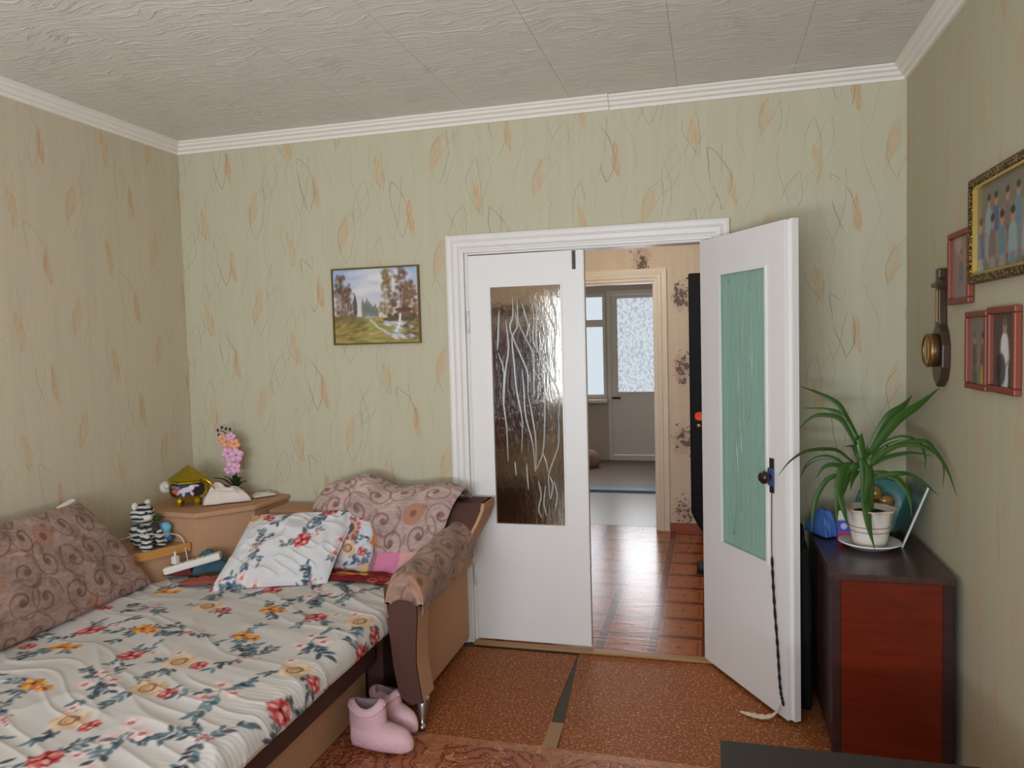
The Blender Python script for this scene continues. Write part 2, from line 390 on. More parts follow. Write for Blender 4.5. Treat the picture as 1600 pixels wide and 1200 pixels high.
def mk_hallpaper():
    m = newmat('peach_hall_wallpaper', (224, 188, 152), 0.7); nb = NB(m); co = nb.coord(); X = nb.xyz(co)
    base = nb.mix(nb.noise(nb.scale(co, (20, 20, 2)), 1.0, 2), l4((208, 192, 168)), l4((224, 210, 190)))
    T = 0.575
    def clump(cx, cz, rx, rz):
        kx = nb.m('ROUND', nb.mul(nb.sub(X[0], cx), 1/0.30)); zz = nb.add(nb.sub(X[2], cz), nb.mul(kx, 0.30)); k = nb.m('ROUND', nb.mul(zz, 1/T)); dz = nb.sub(zz, nb.mul(k, T)); dx = nb.sub(nb.sub(X[0], cx), nb.mul(kx, 0.30))
        a = nb.mul(dx, 1/rx); b = nb.mul(dz, 1/rz); return nb.sub(1, nb.add(nb.mul(a, a), nb.mul(b, b)))
    e = clump(-0.225, 0.15, 0.10, 0.17); n = nb.sub(nb.noise(co, 26.0, 3, 0.7), 0.5)
    dark = nb.sm(nb.add(e, nb.mul(n, 5.5)), 0.75, 1.2); pale = nb.sm(nb.sub(e, nb.mul(n, 4.0)), 0.55, 1.0)
    base = nb.mix(nb.mul(pale, 0.75), base, l4((196, 168, 158))); base = nb.mix(nb.mul(dark, 0.85), base, l4((74, 58, 52)))
    g = nb.sm(nb.m('ABSOLUTE', nb.sub(nb.m('FRACT', nb.mul(X[2], 8.0)), 0.5)), 0.482, 0.495)
    g2 = nb.sm(nb.m('ABSOLUTE', nb.sub(nb.m('FRACT', nb.mul(X[0], 9.0)), 0.5)), 0.482, 0.495)
    base = nb.mix(nb.mul(nb.m('MAXIMUM', g, g2), 0.16), base, l4((150, 112, 84)))
    nb.l.new(base, bsdf(m).inputs['Base Color']); return m
M['hallpaper'] = mk_hallpaper()
M['kitchen_wall'] = grainy('kitchen_wall_paint', (196, 186, 174), 0.7, 0.05, 6)
M['hall_trim'] = grainy('cream_trim_paint', (228, 218, 200), 0.45, 0.05, 12)
M['red_base'] = grainy('red_brown_baseboard', (150, 74, 44), 0.45, 0.1, 30)
M['black_vinyl'] = grainy('black_leatherette', (17, 17, 18), 0.55, 0.2, 40, bump=0.1, spec=0.2)
M['chrome'] = newmat('chrome', (190, 190, 192), 0.16, 1.0)
M['steel'] = newmat('dull_steel', (150, 146, 138), 0.4, 0.9)
M['gold'] = newmat('gold_foil', (206, 178, 40), 0.24, 0.85)
M['orange'] = newmat('orange_plastic', (255, 92, 22), 0.45)
M['white_plastic'] = newmat('white_plastic', (226, 222, 212), 0.42)
M['wire_white'] = newmat('white_wire', (214, 196, 172), 0.5)

def glass_mat(name, tint, trans, rough, rough_tex=0.0, scale=30, opal=0.0):
    m = bpy.data.materials.new(name); m.use_nodes = True; nb = NB(m); nt = m.node_tree
    for n in list(nt.nodes):
        if n.type != 'OUTPUT_MATERIAL': nt.nodes.remove(n)
    out = nt.nodes['Material Output']
    tr = nt.nodes.new('ShaderNodeBsdfTransparent'); tr.inputs[0].default_value = tuple(lin(tint)) + (1,)
    gl = nt.nodes.new('ShaderNodeBsdfPrincipled'); gl.inputs['Base Color'].default_value = tuple(lin(tint)) + (1,)
    gl.inputs['Roughness'].default_value = rough; gl.inputs['Transmission Weight'].default_value = 1-opal; gl.inputs['IOR'].default_value = 1.25
    if rough_tex:
        nb.l.new(nb.bump(nb.noise(nb.scale(nb.coord(), (1, 1, 0.22)), scale, 3, 0.6), rough_tex, 0.01), gl.inputs['Normal'])
    mx = nt.nodes.new('ShaderNodeMixShader'); mx.inputs[0].default_value = trans
    nb.l.new(gl.outputs[0], mx.inputs[1]); nb.l.new(tr.outputs[0], mx.inputs[2]); nb.l.new(mx.outputs[0], out.inputs[0])
    return m
M['pane_clear'] = glass_mat('clear_pane', (250, 252, 252), 0.92, 0.02)
M['pane_wavy'] = glass_mat('rippled_clear_pane', (226, 222, 214), 0.25, 0.10, 0.5, 60)
M['pane_green'] = glass_mat('rippled_green_pane', (166, 204, 188), 0.12, 0.30, 0.5, 45, 0.8)
M['ridge'] = newmat('glass_ridge', (214, 216, 214), 0.16, spec=0.8)  # whitish colour stands in for window light reflected along the ridges
bsdf(M['ridge']).inputs['Transmission Weight'].default_value = 0.45
M['ridge_green'] = newmat('green_glass_ridge', (122, 160, 142), 0.2, spec=0.7)

# ------------------------------------------------------------------ room shell
def struct(name, VF, mat, label, cat, parent=None):
    o = mesh(name, VF[0], VF[1], mat, parent); tag(o, label, cat, kind='structure'); return o
OX0, OX1, OZ = -1.204, 0.0, 2.012           # doorway
floor = struct('floor', boxes((L-0.2, R+0.2, YF-0.2, D+0.06, -0.12, -0.003)), M['subfloor'], 'dark subfloor showing in the gap between linoleum sheets', 'floor')
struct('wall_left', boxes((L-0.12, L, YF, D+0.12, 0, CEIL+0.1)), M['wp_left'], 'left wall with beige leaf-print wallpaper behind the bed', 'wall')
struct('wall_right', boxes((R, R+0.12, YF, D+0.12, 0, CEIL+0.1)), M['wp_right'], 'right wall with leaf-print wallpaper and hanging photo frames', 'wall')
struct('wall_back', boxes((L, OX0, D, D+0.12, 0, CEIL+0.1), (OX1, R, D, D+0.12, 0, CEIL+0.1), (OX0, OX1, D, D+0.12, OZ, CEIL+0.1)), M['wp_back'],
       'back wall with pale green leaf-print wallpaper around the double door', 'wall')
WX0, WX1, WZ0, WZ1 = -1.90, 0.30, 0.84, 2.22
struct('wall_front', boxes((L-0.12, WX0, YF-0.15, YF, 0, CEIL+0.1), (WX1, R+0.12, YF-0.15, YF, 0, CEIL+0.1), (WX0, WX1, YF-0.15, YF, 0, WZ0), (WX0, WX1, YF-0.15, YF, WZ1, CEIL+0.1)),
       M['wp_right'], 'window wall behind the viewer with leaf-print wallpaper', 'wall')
w1 = thing('window_1', ((WX0+WX1)/2, YF-0.08, WZ0), 'white framed window in the wall behind the viewer', 'window', kind='structure')
mesh('window_frame', *boxes((WX0+0.06, WX1-0.06, YF-0.108, YF-0.062, WZ0, WZ0+0.06), (WX0+0.06, WX1-0.06, YF-0.108, YF-0.062, WZ1-0.06, WZ1), (WX0, WX0+0.06, YF-0.11, YF-0.06, WZ0, WZ1),
     (WX1-0.06, WX1, YF-0.11, YF-0.06, WZ0, WZ1), ((WX0+WX1)/2-0.04, (WX0+WX1)/2+0.04, YF-0.11, YF-0.06, WZ0+0.001, WZ1-0.001)), M['trim_paint'], w1)
for a, b in ((WX0+0.06, (WX0+WX1)/2-0.04), ((WX0+WX1)/2+0.04, WX1-0.06)):
    mesh('pane', *boxes((a, b, YF-0.087, YF-0.083, WZ0+0.06, WZ1-0.06)), M['pane_clear'], w1)

# ceiling: slab with separate foam tiles
ceil = struct('ceiling', boxes((L-0.12, R+0.12, YF-0.15, D+0.12, CEIL+0.012, CEIL+0.12)), M['plaster'], 'ceiling covered in off-white wavy foam tiles', 'ceiling')
tb = 0.0009
tv = [(-0.24885, -0.24885, 0.012), (0.24885, -0.24885, 0.012), (0.24885, 0.24885, 0.012), (-0.24885, 0.24885, 0.012)] + \
     [(-0.24885, -0.24885, 0.002), (0.24885, -0.24885, 0.002), (0.24885, 0.24885, 0.002), (-0.24885, 0.24885, 0.002)] + \
     [(-0.24885+tb, -0.24885+tb, 0), (0.24885-tb, -0.24885+tb, 0), (0.24885-tb, 0.24885-tb, 0), (-0.24885+tb, 0.24885-tb, 0)]
tf = [(0, 1, 5, 4), (1, 2, 6, 5), (2, 3, 7, 6), (3, 0, 4, 7), (4, 5, 9, 8), (5, 6, 10, 9), (6, 7, 11, 10), (7, 4, 8, 11), (8, 9, 10, 11)]
tme = bpy.data.meshes.new('ceiling_tile'); tme.from_pydata(tv, [], tf); tme.materials.append(M['ceil'])
bm = bmesh.new(); bm.from_mesh(tme); bmesh.ops.recalc_face_normals(bm, faces=bm.faces)
if bm.faces[8 if len(bm.faces) > 8 else 0].normal.z > 0: bmesh.ops.reverse_faces(bm, faces=bm.faces)
bm.to_mesh(tme); bm.free()
for i in range(8):
    for j in range(10):
        x, y = R-0.22-0.498*i, D-0.22-0.498*j
        if x < L-0.2 or y < YF-0.2: continue
        o = bpy.data.objects.new('ceiling_tile', tme); COL.objects.link(o); o.parent = ceil; o.location = (x, y, CEIL)

# cornice: stepped foam profile (distance from wall, drop from ceiling)
CP = [(0, 0), (0.062, 0), (0.062, -0.010), (0.052, -0.014), (0.050, -0.024), (0.036, -0.030), (0.030, -0.042), (0.016, -0.047), (0.012, -0.060), (0, -0.060)]
def cornice(name, fn, a, b, label, ma=0.0, mb=0.0):
    V = []
    for t, sg in ((a, ma), (b, mb)):
        for d, z in CP: V.append(fn(t + sg*d, d, CEIL+z))
    n = len(CP); Fc = [tuple(range(n)), tuple(range(2*n-1, n-1, -1))] + [(i, (i+1) % n, n+(i+1) % n, n+i) for i in range(n)]
    o = mesh(name, V, Fc, M['cornice']); fix_normals(o); tag(o, label, 'cornice', kind='structure'); return o
XJ = -0.453
cornice('trim_1', lambda t, d, z: (t, D-d, z), L, XJ-0.001, 'white foam cornice on back wall, longer piece left of the joint', 1, 0)
cornice('trim_2', lambda t, d, z: (t, D-d, z-0.002), XJ+0.001, R, 'white foam cornice on back wall, piece right of the joint', 0, -1)
cornice('trim_3', lambda t, d, z: (L+d, t, z), YF, D, 'white foam cornice along the left wall', 0, -1)
cornice('trim_4', lambda t, d, z: (R-d, t, z), YF, D, 'white foam cornice along the right wall', 0, -1)

# linoleum sheets with the wedge gap between them
def sheet(name, poly, z0, z1, mat, parent=None):
    return mesh(name, *prism(poly, 2, z0, z1), mat, parent)
sheet('linoleum_sheet', [(L, YF), (-0.605, YF), (-0.640, 2.86), (-0.653, 3.02), (-0.655, 3.585), (L, 3.585)], -0.003, 0.0, M['lino'], floor)
sheet('linoleum_sheet', [(-0.585, YF), (R, YF), (R, D+0.02), (OX0+0.01, D+0.02), (OX0+0.01, 3.615), (-0.645, 3.615), (-0.646, 3.56), (-0.592, 2.90), (-0.577, 2.70)], -0.003, 0.001, M['lino'], floor)
sheet('linoleum_strip', [(-0.645, 2.64), (-0.585, 2.64), (-0.594, 2.92), (-0.650, 2.92)], -0.0028, 0.0012, M['lino_strip'], floor)
cr = sheet('carved_pattern_mat', [(-1.445, 2.735), (-1.10, 2.725), (-0.60, 2.725), (0.0, 2.71), (0.0, 0.4), (-1.445, 0.4)], 0.0015, 0.005, M['carved'])
tag(cr, 'red-brown linoleum mat with carved scroll pattern on the floor', 'mat')
th = rbox('threshold', (OX0+0.005, OX1-0.005, 3.60, 3.652, 0.0012, 0.016), M['lino_strip'], None, 0.006)
tag(th, 'narrow worn wooden threshold strip under the double door', 'threshold', kind='structure')

# door casing with stepped mouldings, mitred
def casing(name, x0, x1, zt, y, prof, mat, label, sgn=-1):
    V = []
    for cx, cz, sx, sz in ((x0, 0.0, -1, 0), (x0, zt, -1, 1), (x1, zt, 1, 1), (x1, 0.0, 1, 0)):
        for t, d in prof: V.append((cx+sx*t, y+sgn*d, cz+sz*t))
    n = len(prof); Fc = [tuple(range(n)), tuple(range(4*n-1, 3*n-1, -1))]
    for k in range(3): Fc += [(k*n+i, k*n+(i+1) % n, (k+1)*n+(i+1) % n, (k+1)*n+i) for i in range(n)]
    o = mesh(name, V, Fc, mat); fix_normals(o); tag(o, label, 'door casing', kind='structure'); return o
PR = [(0, 0), (0, 0.014), (0.010, 0.016), (0.014, 0.010), (0.020, 0.012), (0.030, 0.020), (0.050, 0.022), (0.056, 0.016), (0.062, 0.022), (0.078, 0.026), (0.088, 0.024), (0.090, 0)]
casing('trim_5', OX0, OX1, OZ-0.004, D, PR, M['trim_paint'], 'white moulded casing around the double door')
mesh('trim_6', *boxes((OX0, OX0+0.017, D+0.006, D+0.12, 0, OZ), (OX1-0.017, OX1, D+0.006, D+0.12, 0, OZ), (OX0+0.017, OX1-0.017, D+0.007, D+0.119, OZ-0.014, OZ)), M['trim_paint'])
tag(bpy.data.objects['trim_6'], 'white painted door jamb lining inside the double doorway', 'door jamb', kind='structure')

# ------------------------------------------------------------------ double door leaves
def leaf_slab(w, t, z0, z1, px0, px1, pz0, pz1):
    """slab in local coords: length +x, front face y=0, back y=t, with a glazed opening"""
    V = []
    for y in (0, t):
        V += [(0, y, z0), (w, y, z0), (w, y, z1), (0, y, z1), (px0, y, pz0), (px1, y, pz0), (px1, y, pz1), (px0, y, pz1)]
    Fc = []
    for i in range(4):
        j = (i+1) % 4
        Fc += [(i, j, 4+j, 4+i), (8+i, 12+i, 12+j, 8+j), (i, 8+i, 8+j, j), (4+i, 4+j, 12+j, 12+i)]
    return V, Fc
def bead(px0, px1, pz0, pz1, w, y0, y1):
    return boxes((px0, px1, y0, y1, pz0, pz0+w), (px0, px1, y0, y1, pz1-w, pz1), (px0, px0+w, y0, y1, pz0+w, pz1-w), (px1-w, px1, y0, y1, pz0+w, pz1-w))
def slab_obj(par, args):
    o = mesh('door_slab', *leaf_slab(*args), M['white_paint'], par, True); fix_normals(o)
    md = o.modifiers.new('bevel', 'BEVEL'); md.width = 0.003; md.segments = 2; md.limit_method = 'ANGLE'; return o

RIDGES = [  # traced on the pane, (u, v from the top)
    [(.09, .09), (.07, .18), (.05, .26)], [(.06, .27), (.14, .35), (.12, .47), (.16, .60), (.17, .74)], [(.19, .13), (.22, .25), (.16, .36), (.13, .5)],
    [(.30, .02), (.30, .11), (.25, .16), (.30, .21), (.44, .31), (.50, .36), (.50, .45)], [(.33, .09), (.36, .16), (.28, .21), (.30, .32), (.33, .44), (.40, .56), (.38, .70)],
    [(.37, .05), (.38, .14), (.47, .20), (.58, .27), (.60, .34), (.58, .48)], [(.46, .10), (.53, .16), (.48, .22)], [(.44, .06), (.50, .12), (.56, .18)],
    [(.57, .04), (.62, .13), (.60, .22), (.72, .30), (.84, .37), (.94, .43), (.97, .49), (.95, .55)], [(.62, .03), (.66, .10), (.64, .2), (.67, .27)],
    [(.70, .04), (.75, .12), (.80, .22), (.83, .33)], [(.74, .06), (.85, .13), (.92, .18), (.91, .30), (.92, .40)], [(.85, .03), (.93, .10), (.95, .2)],
    [(.42, .34), (.44, .44), (.46, .55), (.55, .66), (.58, .78)], [(.50, .45), (.56, .55), (.60, .65), (.59, .78)], [(.95, .55), (.94, .66), (.86, .73), (.78, .80), (.79, .90)],
    [(.72, .36), (.75, .45), (.74, .58), (.70, .70), (.60, .77)], [(.70, .70), (.75, .74), (.77, .78)], [(.27, .74), (.29, .80)], [(.45, .75), (.47, .86)], [(.80, .80), (.84, .84), (.80, .90)],
    [(.62, .82), (.66, .88), (.62, .94), (.66, .98)], [(.73, .84), (.70, .92), (.74, .97)], [(.86, .82), (.90, .88), (.86, .95)]]
def ridges(name, pane, px0, px1, pz0, pz1, y, mat, r):
    for pts in RIDGES:
        P = catmull([(px0+.008+u*(px1-px0-.016), y, pz1-.01-v*(pz1-pz0-.02)) for u, v in pts], 5*len(pts))
        k = np.linspace(0, 1, len(P)); rad = r*(0.35+0.65*np.sin(np.pi*np.clip(k, .02, .98))**0.5)
        mesh(name, *tube(P, rad, 6), mat, pane, True, True)

M['bolt'] = newmat('dark_bolt', (66, 56, 46), 0.5)
dl = thing('door_1', (-1.186, D+0.004, 0.0), 'closed left leaf of white double door with clear rippled glass', 'door', kind='structure')
W1 = 0.588
slab_obj(dl, (W1, 0.042, 0.018, 1.993, 0.108, 0.480, 0.620, 1.836))
mesh('glazing_bead', *bead(0.106, 0.482, 0.618, 1.838, 0.009, -0.005, 0.006), M['white_paint'], dl, True)
p1 = mesh('pane', *boxes((0.108, 0.480, 0.014, 0.019, 0.620, 1.836)), M['pane_wavy'], dl, True, label='clear rippled glass pane with branching ridges')
ridges('glass_ridge', p1, 0.115, 0.473, 0.627, 1.829, 0.0135, M['ridge'], 0.0048)
mesh('meeting_strip', *boxes((W1-0.016, W1+0.004, 0.002, 0.045, 0.018, 1.993)), M['white_paint'], dl, True)
for z in (1.66, 0.36):
    mesh('hinge', *tube([(-0.004, -0.006, z-0.055), (-0.004, -0.006, z+0.055)], 0.0075, 10), M['white_paint'], dl, True, True)
bl = mesh('latch_bolt', *boxes((0.535, 0.552, -0.006, 0.0, 1.90, 1.99), (0.541, 0.546, -0.011, -0.006, 1.93, 1.985)), M['bolt'], dl, True, label='dark steel bolt at the top edge')

AX, AY = -0.045, 3.630
BX, BY = 0.278, 3.085
ang2 = math.atan2(BY-AY, BX-AX); W2 = math.hypot(BX-AX, BY-AY)
# local +x runs hinge -> free edge; local -y is the face turned to the bed, +y the wall side
dr = thing('door_2', (AX, AY, 0.0), 'right leaf of white double door standing open with green rippled glass', 'door', rz=ang2, kind='structure')
# the face seen lies to the right-hand side of the travel direction, i.e. local y = 0, thickness runs to +y
slab_obj(dr, (W2, 0.042, 0.018, 1.995, 0.158, 0.514, 0.618, 1.832))
mesh('glazing_bead', *bead(0.155, 0.517, 0.615, 1.835, 0.011, -0.006, 0.006), M['white_paint'], dr, True)
p2 = mesh('pane', *boxes((0.158, 0.514, 0.014, 0.019, 0.618, 1.832)), M['pane_green'], dr, True, label='green tinted rippled glass pane')
for pts in ([(.16, .02), (.20, .14), (.34, .28), (.36, .44), (.30, .60), (.34, .76), (.22, .96)], [(.62, .05), (.66, .3), (.60, .52)], [(.34, .5), (.42, .64), (.40, .86)]):
    P = catmull([(0.165+u*0.342, 0.0135, 1.825-v*1.2) for u, v in pts], 24)
    mesh('glass_ridge', *tube(P, 0.0032, 6), M['ridge_green'], p2, True, True)
mesh('meeting_strip', *boxes((W2-0.004, W2+0.016, 0.022, 0.050, 0.018, 1.998)), M['white_paint'], dr, True)
for z in (1.66, 0.36):
    mesh('hinge', *tube([(-0.006, 0.046, z-0.055), (-0.006, 0.046, z+0.055)], 0.0075, 10), M['white_paint'], dr, True, True)
M['bakelite'] = newmat('dark_bakelite', (38, 24, 20), 0.3)
M['blue_tape'] = newmat('blue_tape', (62, 82, 128), 0.5)
hz, hs = 0.985, 0.545
hp = mesh('handle_plate', *boxes((hs-0.013, hs+0.013, -0.005, 0.0, hz-0.065, hz+0.075)), M['bakelite'], dr, True)
mesh('handle_tape', *boxes((hs-0.017, hs+0.017, -0.010, -0.004, hz-0.035, hz+0.035)), M['blue_tape'], hp, True)
V, Fc = lathe([(0.0, 0.058), (0.016, 0.056), (0.026, 0.046), (0.027, 0.036), (0.018, 0.026), (0.010, 0.016), (0.010, 0.0)], 20)
mesh('door_knob', [(hs+x, -z, hz+y) for x, y, z in V], Fc, M['bakelite'], dr, True, True)
# dark frayed cord hanging along the leaf and the pale rag tied at its end
cz = [(0.548, -0.006, 0.93), (0.546, -0.006, 0.80), (0.547, -0.007, 0.68), (0.560, -0.008, 0.50), (0.582, -0.008, 0.30), (0.598, -0.008, 0.14), (0.618, -0.007, 0.075)]
def dloc(p): return (AX+p[0]*math.cos(ang2)-p[1]*math.sin(ang2), AY+p[0]*math.sin(ang2)+p[1]*math.cos(ang2), p[2])
P = catmull([dloc(p) for p in cz], 60)
rad = np.where(P[:, 2] > 0.66, 0.0018, 0.0052*(1+0.35*np.sin(np.arange(61)*2.3)))
cord = mesh('frayed_cord', *tube(P, rad, 6), newmat('black_cord', (16, 16, 18), 0.9), smooth=True)
tag(cord, 'frayed black cord hanging from the handle of the open door', 'cord')
M['rag'] = grainy('pale_rag_cloth', (206, 190, 166), 0.9, 0.15, 60)
rp = [dloc((0.612, -0.012, 0.085)), dloc((0.60, -0.03, 0.04)), dloc((0.57, -0.06, 0.014)), dloc((0.53, -0.10, 0.012)), dloc((0.49, -0.125, 0.010))]
rg = catmull(rp, 16); Vr, Fr = [], []
for i, p in enumerate(rg):
    w = 0.004+0.012*math.sin(math.pi*i/16)**0.7
    for k in range(6):
        a = 2*math.pi*k/6; Vr.append((p[0]+0.3*w*math.cos(a), p[1]+w*math.cos(a), max(p[2]+0.55*w*math.sin(a)*(1+0.3*math.sin(3*i)), 0.0025)))
Fr = [(i*6+k, i*6+(k+1) % 6, (i+1)*6+(k+1) % 6, (i+1)*6+k) for i in range(16) for k in range(6)]
tag(mesh('rag_strip', Vr, Fr, M['rag'], smooth=True), 'pale twisted rag strip on the floor at the foot of the open door', 'rag')

# ------------------------------------------------------------------ hallway and kitchen beyond
HY0, HY1, KY1 = D+0.12, 6.10, 9.60
HL, HR, HC = -2.60, 1.10, 2.62
struct('floor_hall', boxes((HL, HR, D+0.02, HY1+0.11, -0.1, -0.001)), M['parquet'], 'hallway floor of glossy parquet-print linoleum', 'floor')
FX0, FX1, FZ = -1.24, -0.428, 2.006
struct('wall_hall_back', boxes((HL, FX0, HY1, HY1+0.1, 0, HC), (FX1, HR, HY1, HY1+0.1, 0, HC), (FX0, FX1, HY1, HY1+0.1, FZ, HC)), M['hallpaper'], 'hallway wall with peach wallpaper and dark flower clumps', 'wall')
struct('wall_hall_left', boxes((HL-0.1, HL, D+0.12, HY1+0.1, 0, HC)), M['hallpaper'], 'left end wall of the hallway in peach wallpaper', 'wall')
struct('wall_hall_right', boxes((HR, HR+0.1, D+0.12, HY1+0.1, 0, HC)), M['hallpaper'], 'right end wall of the hallway in peach wallpaper', 'wall')
struct('wall_hall_front', boxes((HL, OX0-0.1, D+0.122, D+0.14, 0, HC), (OX1+0.1, HR, D+0.122, D+0.14, 0, HC), (OX0-0.1, OX1+0.1, D+0.122, D+0.14, OZ+0.1, HC)), M['hallpaper'], 'hallway side of the wall around the double door', 'wall')
struct('ceiling_hall', boxes((HL-0.1, HR+0.1, D+0.12, HY1+0.1, HC, HC+0.1)), M['plaster'], 'plain hallway ceiling', 'ceiling')
casing('trim_7', FX0, FX1, FZ, HY1, [(0, 0), (0, 0.014), (0.02, 0.014), (0.024, 0.022), (0.05, 0.024), (0.056, 0.016), (0.084, 0.02), (0.094, 0.02), (0.094, 0)], M['hall_trim'], 'cream moulded casing around the far kitchen doorway')
mesh('trim_8', *boxes((FX0, FX0+0.015, HY1, HY1+0.1, 0, FZ), (FX1-0.015, FX1, HY1, HY1+0.1, 0, FZ), (FX0+0.015, FX1-0.015, HY1+.001, HY1+0.099, FZ-0.015, FZ)), M['hall_trim'])
tag(bpy.data.objects['trim_8'], 'cream jamb lining of the far kitchen doorway', 'door jamb', kind='structure')
struct('baseboard_hall', boxes((FX1+0.096, HR, HY1-0.018, HY1, 0, 0.065)), M['red_base'], 'red-brown baseboard in the hallway', 'baseboard')
# black padded entrance door
ed = thing('door_3', (-0.15, HY1, 0.0), 'black padded entrance door in the hallway with orange peephole ring', 'door', kind='structure')
pv, pf = prism([(-0.165, 0.17), (-0.135, 0.10), (-0.08, 0.01), (-0.02, -0.0), (0.70, 0.005), (0.70, 2.045), (-0.165, 2.045)], 1, HY1-0.06, HY1-0.004)
o = mesh('padded_panel', pv, pf, M['black_vinyl'], ed)
md = o.modifiers.new('bevel', 'BEVEL'); md.width = 0.012; md.segments = 3
V, Fc = lathe([(0.0, 0.012), (0.006, 0.012), (0.010, 0.010), (0.028, 0.012), (0.036, 0.006), (0.036, 0.0)], 10, wob=lambda a, i: 0.06*math.cos(5*a) if i > 2 else 0)
mesh('peephole_ring', [(-0.095+x, HY1-0.060-z, 0.93+y) for x, y, z in V], Fc, M['orange'], ed, label='bright orange ring')
V, Fc = lathe([(0.0, 0.014), (0.014, 0.013), (0.021, 0.006), (0.022, 0.0)], 16)
mesh('lock_cylinder', [(-0.098+x, HY1-0.060-z, 0.855+y) for x, y, z in V], Fc, M['chrome'], ed, False, True)

# coats on pegs behind the glazed leaf
rail = thing('coat_rail', (-1.72, HY1-0.02, 1.80), 'wooden coat rail with pegs seen dimly through the rippled glass', 'coat rail')
mesh('board', *boxes((-2.20, -1.345, HY1-0.022, HY1-0.001, 1.77, 1.85)), grainy('rail_wood', (104, 68, 42), 0.5, 0.2, 20, (1, 8, 8)), rail)
def coat(x, y, w, ztop, zb, colr, label, seed):
    nu, nv = 26, 30; V = []; rg_ = np.random.default_rng(seed); ph = rg_.random()*6
    for i in range(nu):
        a = 2*math.pi*i/nu
        for j in range(nv):
            t = j/(nv-1); z = ztop+(zb-ztop)*t
            sh = min(1.0, 0.25+2.6*t**0.6)*(0.86+0.14*t); fold = 1+0.10*t*math.sin(5*a+ph+2*t)
            V.append((x+w*sh*fold*math.cos(a), y+0.085*min(1, .35+2*t)*fold*math.sin(a), z))
    Fc = [(i*nv+j, ((i+1) % nu)*nv+j, ((i+1) % nu)*nv+j+1, i*nv+j+1) for i in range(nu) for j in range(nv-1)]
    Fc += [tuple(i*nv for i in range(nu)), tuple((nu-1-i)*nv+nv-1 for i in range(nu))]
    t_ = thing('hanging_coat', (x, y, zb), label, 'coat', 'coats hanging in the hallway')
    mt = grainy('coat_cloth_%d' % seed, colr, 0.9, 0.15, 60)
    mesh('coat_body', V, Fc, mt, t_, False, True)
    for s in (-1, 1):
        P = catmull([(x+s*w*0.55, y-0.05, ztop-0.07), (x+s*w*1.0, y-0.085, ztop-0.30), (x+s*w*1.05, y-0.09, ztop-0.62)], 10)
        mesh('sleeve', *tube(P, [0.045]*5+[0.05]*6, 10), mt, t_, False, True)
    mesh('hanging_loop', *tube([(x, y, ztop-0.01), (x, y+0.02, ztop+0.03), (x, HY1-0.024, ztop+0.03)], 0.005, 6), M['steel'], t_)
coat(-2.06, HY1-0.15, 0.105, 1.76, 0.72, (96, 62, 40), 'brown coat seen through the left edge of the rippled glass', 1)
coat(-1.70, HY1-0.16, 0.105, 1.76, 0.62, (104, 44, 42), 'dark red coat in the middle of the rippled glass', 2)
coat(-1.385, HY1-0.14, 0.09, 1.74, 0.80, (48, 46, 66), 'dark navy coat at the right of the rippled glass', 3)
sb = rbox('shoe_bench', (-2.15, -1.36, HY1-0.36, HY1-0.01, 0.0, 0.42), grainy('bench_wood', (78, 56, 44), 0.5, 0.2, 20), None, 0.01)
tag(sb, 'dark low shoe bench seen through the bottom of the rippled glass', 'bench')
V, Fc = [], []
sh_ = thing('hall_shoe', (-0.06, 5.02, 0), 'dark shoe on the hallway floor beside the open door', 'shoe')
def loft(rings, seg, closed=True):
    V = [p for rg_ in rings for p in rg_]; n = len(rings)
    Fc = [(i*seg+k, i*seg+(k+1) % seg, (i+1)*seg+(k+1) % seg, (i+1)*seg+k) for i in range(n-1) for k in range(seg)]
    if closed: Fc += [tuple(range(seg-1, -1, -1)), tuple((n-1)*seg+k for k in range(seg))]
    return V, Fc
rings = []
for i in range(11):
    t = i/10; w = 0.045*math.sin(math.pi*min(0.12+0.82*t, 0.97))**0.5; h = 0.085-0.05*t if t < 0.9 else 0.03
    rings.append([(-0.105+0.26*t, 5.02+w*math.cos(2*math.pi*k/12), max(0.002, h/2+h/2*math.sin(2*math.pi*k/12))) for k in range(12)])
mesh('shoe_upper', *loft(rings, 12), newmat('dark_green_shoe', (34, 40, 40), 0.6), sh_, False, True)
mesh('sole', *prism([(-0.106+0.262*t/8, 5.02-0.046*math.sin(math.pi*min(.15+.75*t/8, .95))**.5) for t in range(9)] + [(-0.106+0.262*t/8, 5.02+0.046*math.sin(math.pi*min(.15+.75*t/8, .95))**.5) for t in range(8, -1, -1)], 2, 0.0, 0.012), newmat('shoe_sole', (20, 20, 20), 0.8), sh_)
# hallway lamp (its own light)
lp = thing('ceiling_lamp', (-0.75, 4.75, HC), 'round white ceiling lamp in the hallway above the parquet floor', 'lamp')
mesh('lamp_base', *lathe([(0, 0), (0.09, 0), (0.09, -0.025), (0, -0.025)], 24, (-0.75, 4.75, HC)), M['white_plastic'], lp)
gm = newmat('lamp_glass', (255, 236, 208), 0.4); bsdf(gm).inputs['Emission Color'].default_value = (1, 0.82, 0.60, 1); bsdf(gm).inputs['Emission Strength'].default_value = 3.0
mesh('lamp_shade', *lathe([(0.085, -0.025), (0.12, -0.05), (0.125, -0.08), (0.10, -0.115), (0.05, -0.135), (0.0, -0.14)], 24, (-0.75, 4.75, HC)), gm, lp, False, True)
ld = bpy.data.lights.new('hall_lamp_bulb', 'POINT'); ld.energy = 25; ld.color = (1, 0.90, 0.78); ld.shadow_soft_size = 0.12
lo_ = bpy.data.objects.new('hall_lamp_bulb', ld); COL.objects.link(lo_); lo_.location = (-0.75, 4.75, HC-0.30)

